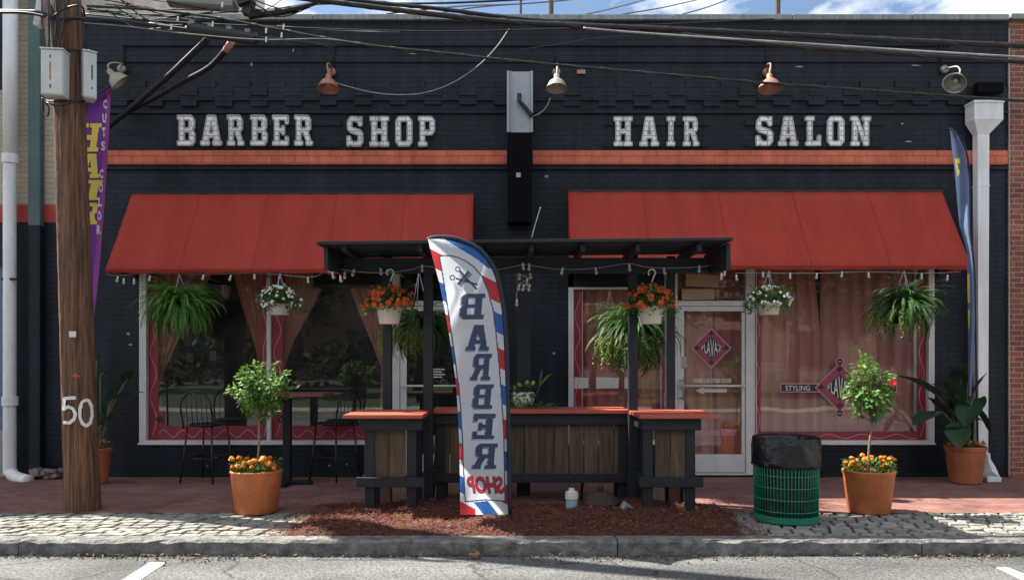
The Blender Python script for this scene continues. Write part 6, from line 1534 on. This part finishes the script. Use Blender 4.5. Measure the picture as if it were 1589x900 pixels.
for i, (lab, x, y, h, r_) in enumerate((('tree across the road opposite the utility pole', -9.5, -20, 8.5, 3.0), ('tree across the road opposite the left awning', -4.2, -24, 9.5, 3.4), ('tree across the road opposite the bar', 2.0, -27, 9.0, 3.2), ('tree across the road opposite the right awning', 15, -26, 8.0, 3.0), ('tree across the road opposite the right wall', 21, -22, 9, 3.2), ('tree far left across the road', -17, -24, 10, 3.6), ('tree across the road opposite the middle counter', -1, -20, 8, 2.9), ('tree across the road opposite the litter bin', 6.5, -22, 9, 3.3), ('tree across the road opposite the right tub', 10.5, -19, 8, 2.8), ('tree across the road behind the others', -12, -31, 11, 4))):
    far_tree(lab, x, y, h, r_, 100 + i)
t = thing('far_building', 'long dark brick building with flat roof across the road', 'building', (0, -44, 0))
b = MB(); b.box(-48, -.5, -50, -44, 0, 10.5); b.build('wall', 'far_brick', t)
b = MB(); b.box(-48.2, -.3, -50.2, -43.8, 10.502, 10.8); b.build('roof', 'concrete', t)
for k in range(8):
    b = MB(); x = -44 + k * 5.4; b.box(x, x + 2.2, -43.99, -43.93, 1.2, 3.6); b.build('window', 'navy_paint', t)
t = thing('far_building', 'pale tan building with flat roof, added across the road to brighten the right window', 'building', (24, -44, 0))
b = MB(); b.box(-.2, 48, -50, -44, 0, 9.5); b.build('wall', 'far_stucco', t)  # unseen pale wall, added so the right window reflects something brighter
b = MB(); b.box(-.2, 48.2, -50.2, -43.8, 9.502, 9.8); b.build('roof', 'concrete', t)
for k in range(8):
    b = MB(); x = 3 + k * 5.6; b.box(x, x + 2.4, -43.99, -43.93, 1.0, 3.4); b.build('window', 'navy_paint', t)
b = MB(); rng = random.Random(66)  # unseen hedge, added to keep bright horizon sky out of the window reflections
for i in range(2900):
    x = rng.uniform(-42, 1); z = rng.uniform(.1, 2.6 + .5 * math.sin(x * .7) + .3 * math.sin(x * 2.3)); y = -33 + rng.gauss(0, .6)
    leaf(b, Vector((x, y, z)), (rng.gauss(0, 1), rng.gauss(0, 1), rng.gauss(0, .7)), (0, 0, 1), .55, .36)
tag(b.build('hedge', 'tree_leaf'), 'long loose hedge added across the road to hide the bright horizon below the trees', 'hedge')

# ------------------------------------------------------------------ light
sun_h = Vector((-.95, .31)).normalized(); el = R(52)
tv = Vector((-sun_h.x * math.cos(el), -sun_h.y * math.cos(el), -math.sin(el)))
sd = bpy.data.lights.new('sun', 'SUN'); sd.energy = 4.6; sd.angle = R(.53); sd.color = (1.0, .94, .85)
so = bpy.data.objects.new('sun', sd); COL.objects.link(so); so.rotation_euler = tv.to_track_quat('-Z', 'Y').to_euler()
w = bpy.data.worlds.new('World'); sc.world = w; w.use_nodes = True; nt = w.node_tree; nt.nodes.clear()
out = N(nt, 'ShaderNodeOutputWorld'); bg = N(nt, 'ShaderNodeBackground'); bg.inputs['Strength'].default_value = .06
sky = N(nt, 'ShaderNodeTexSky', sky_type='NISHITA', sun_disc=False, sun_elevation=el, sun_rotation=math.atan2(sun_h.x, sun_h.y))
sky.air_density = 1.0; sky.dust_density = .6; sky.ozone_density = 1.2
tc = N(nt, 'ShaderNodeTexCoord'); sp = N(nt, 'ShaderNodeSeparateXYZ'); L(nt, tc.outputs['Generated'], sp.inputs[0])
mp = N(nt, 'ShaderNodeMapping'); mp.inputs['Scale'].default_value = (1, 1, 2.2); mp.inputs['Location'].default_value = (.35, .2, .1); L(nt, tc.outputs['Generated'], mp.inputs[0])
cn = N(nt, 'ShaderNodeTexNoise'); cn.inputs['Scale'].default_value = 4.2; cn.inputs['Detail'].default_value = 9; cn.inputs['Roughness'].default_value = .58; L(nt, mp.outputs[0], cn.inputs['Vector'])
cr = N(nt, 'ShaderNodeValToRGB'); cr.color_ramp.elements[0].position = .44; cr.color_ramp.elements[1].position = .56; L(nt, cn.outputs['Fac'], cr.inputs['Fac'])
mx = N(nt, 'ShaderNodeMix', data_type='RGBA'); L(nt, cr.outputs['Color'], mx.inputs['Factor']); L(nt, sky.outputs[0], mx.inputs['A']); mx.inputs['B'].default_value = (8.5, 8.6, 8.8, 1)
L(nt, mx.outputs['Result'], bg.inputs['Color']); L(nt, bg.outputs[0], out.inputs[0])

# ------------------------------------------------------------------ camera
cd = bpy.data.cameras.new('camera'); cam = bpy.data.objects.new('camera', cd); COL.objects.link(cam); sc.camera = cam
cam.location = (0, -D, CZ); cam.rotation_euler = (R(90), 0, 0)
cd.sensor_fit = 'HORIZONTAL'; cd.sensor_width = 36; cd.lens = 36 * F / 1589; cd.shift_y = (HY - 450) / 1589; cd.clip_end = 2000; cd.clip_start = .05
sc.render.resolution_x, sc.render.resolution_y = 1024, 579
sc.view_settings.view_transform = 'Standard'; sc.view_settings.look = 'None'; sc.view_settings.exposure = 1.58; sc.view_settings.gamma = 1; sc.view_settings.use_curve_mapping = False
sc.cycles.max_bounces = 8; sc.cycles.transparent_max_bounces = 12; sc.cycles.caustics_reflective = False; sc.cycles.caustics_refractive = False
sc.cycles.sample_clamp_indirect = 8; sc.cycles.use_denoising = True
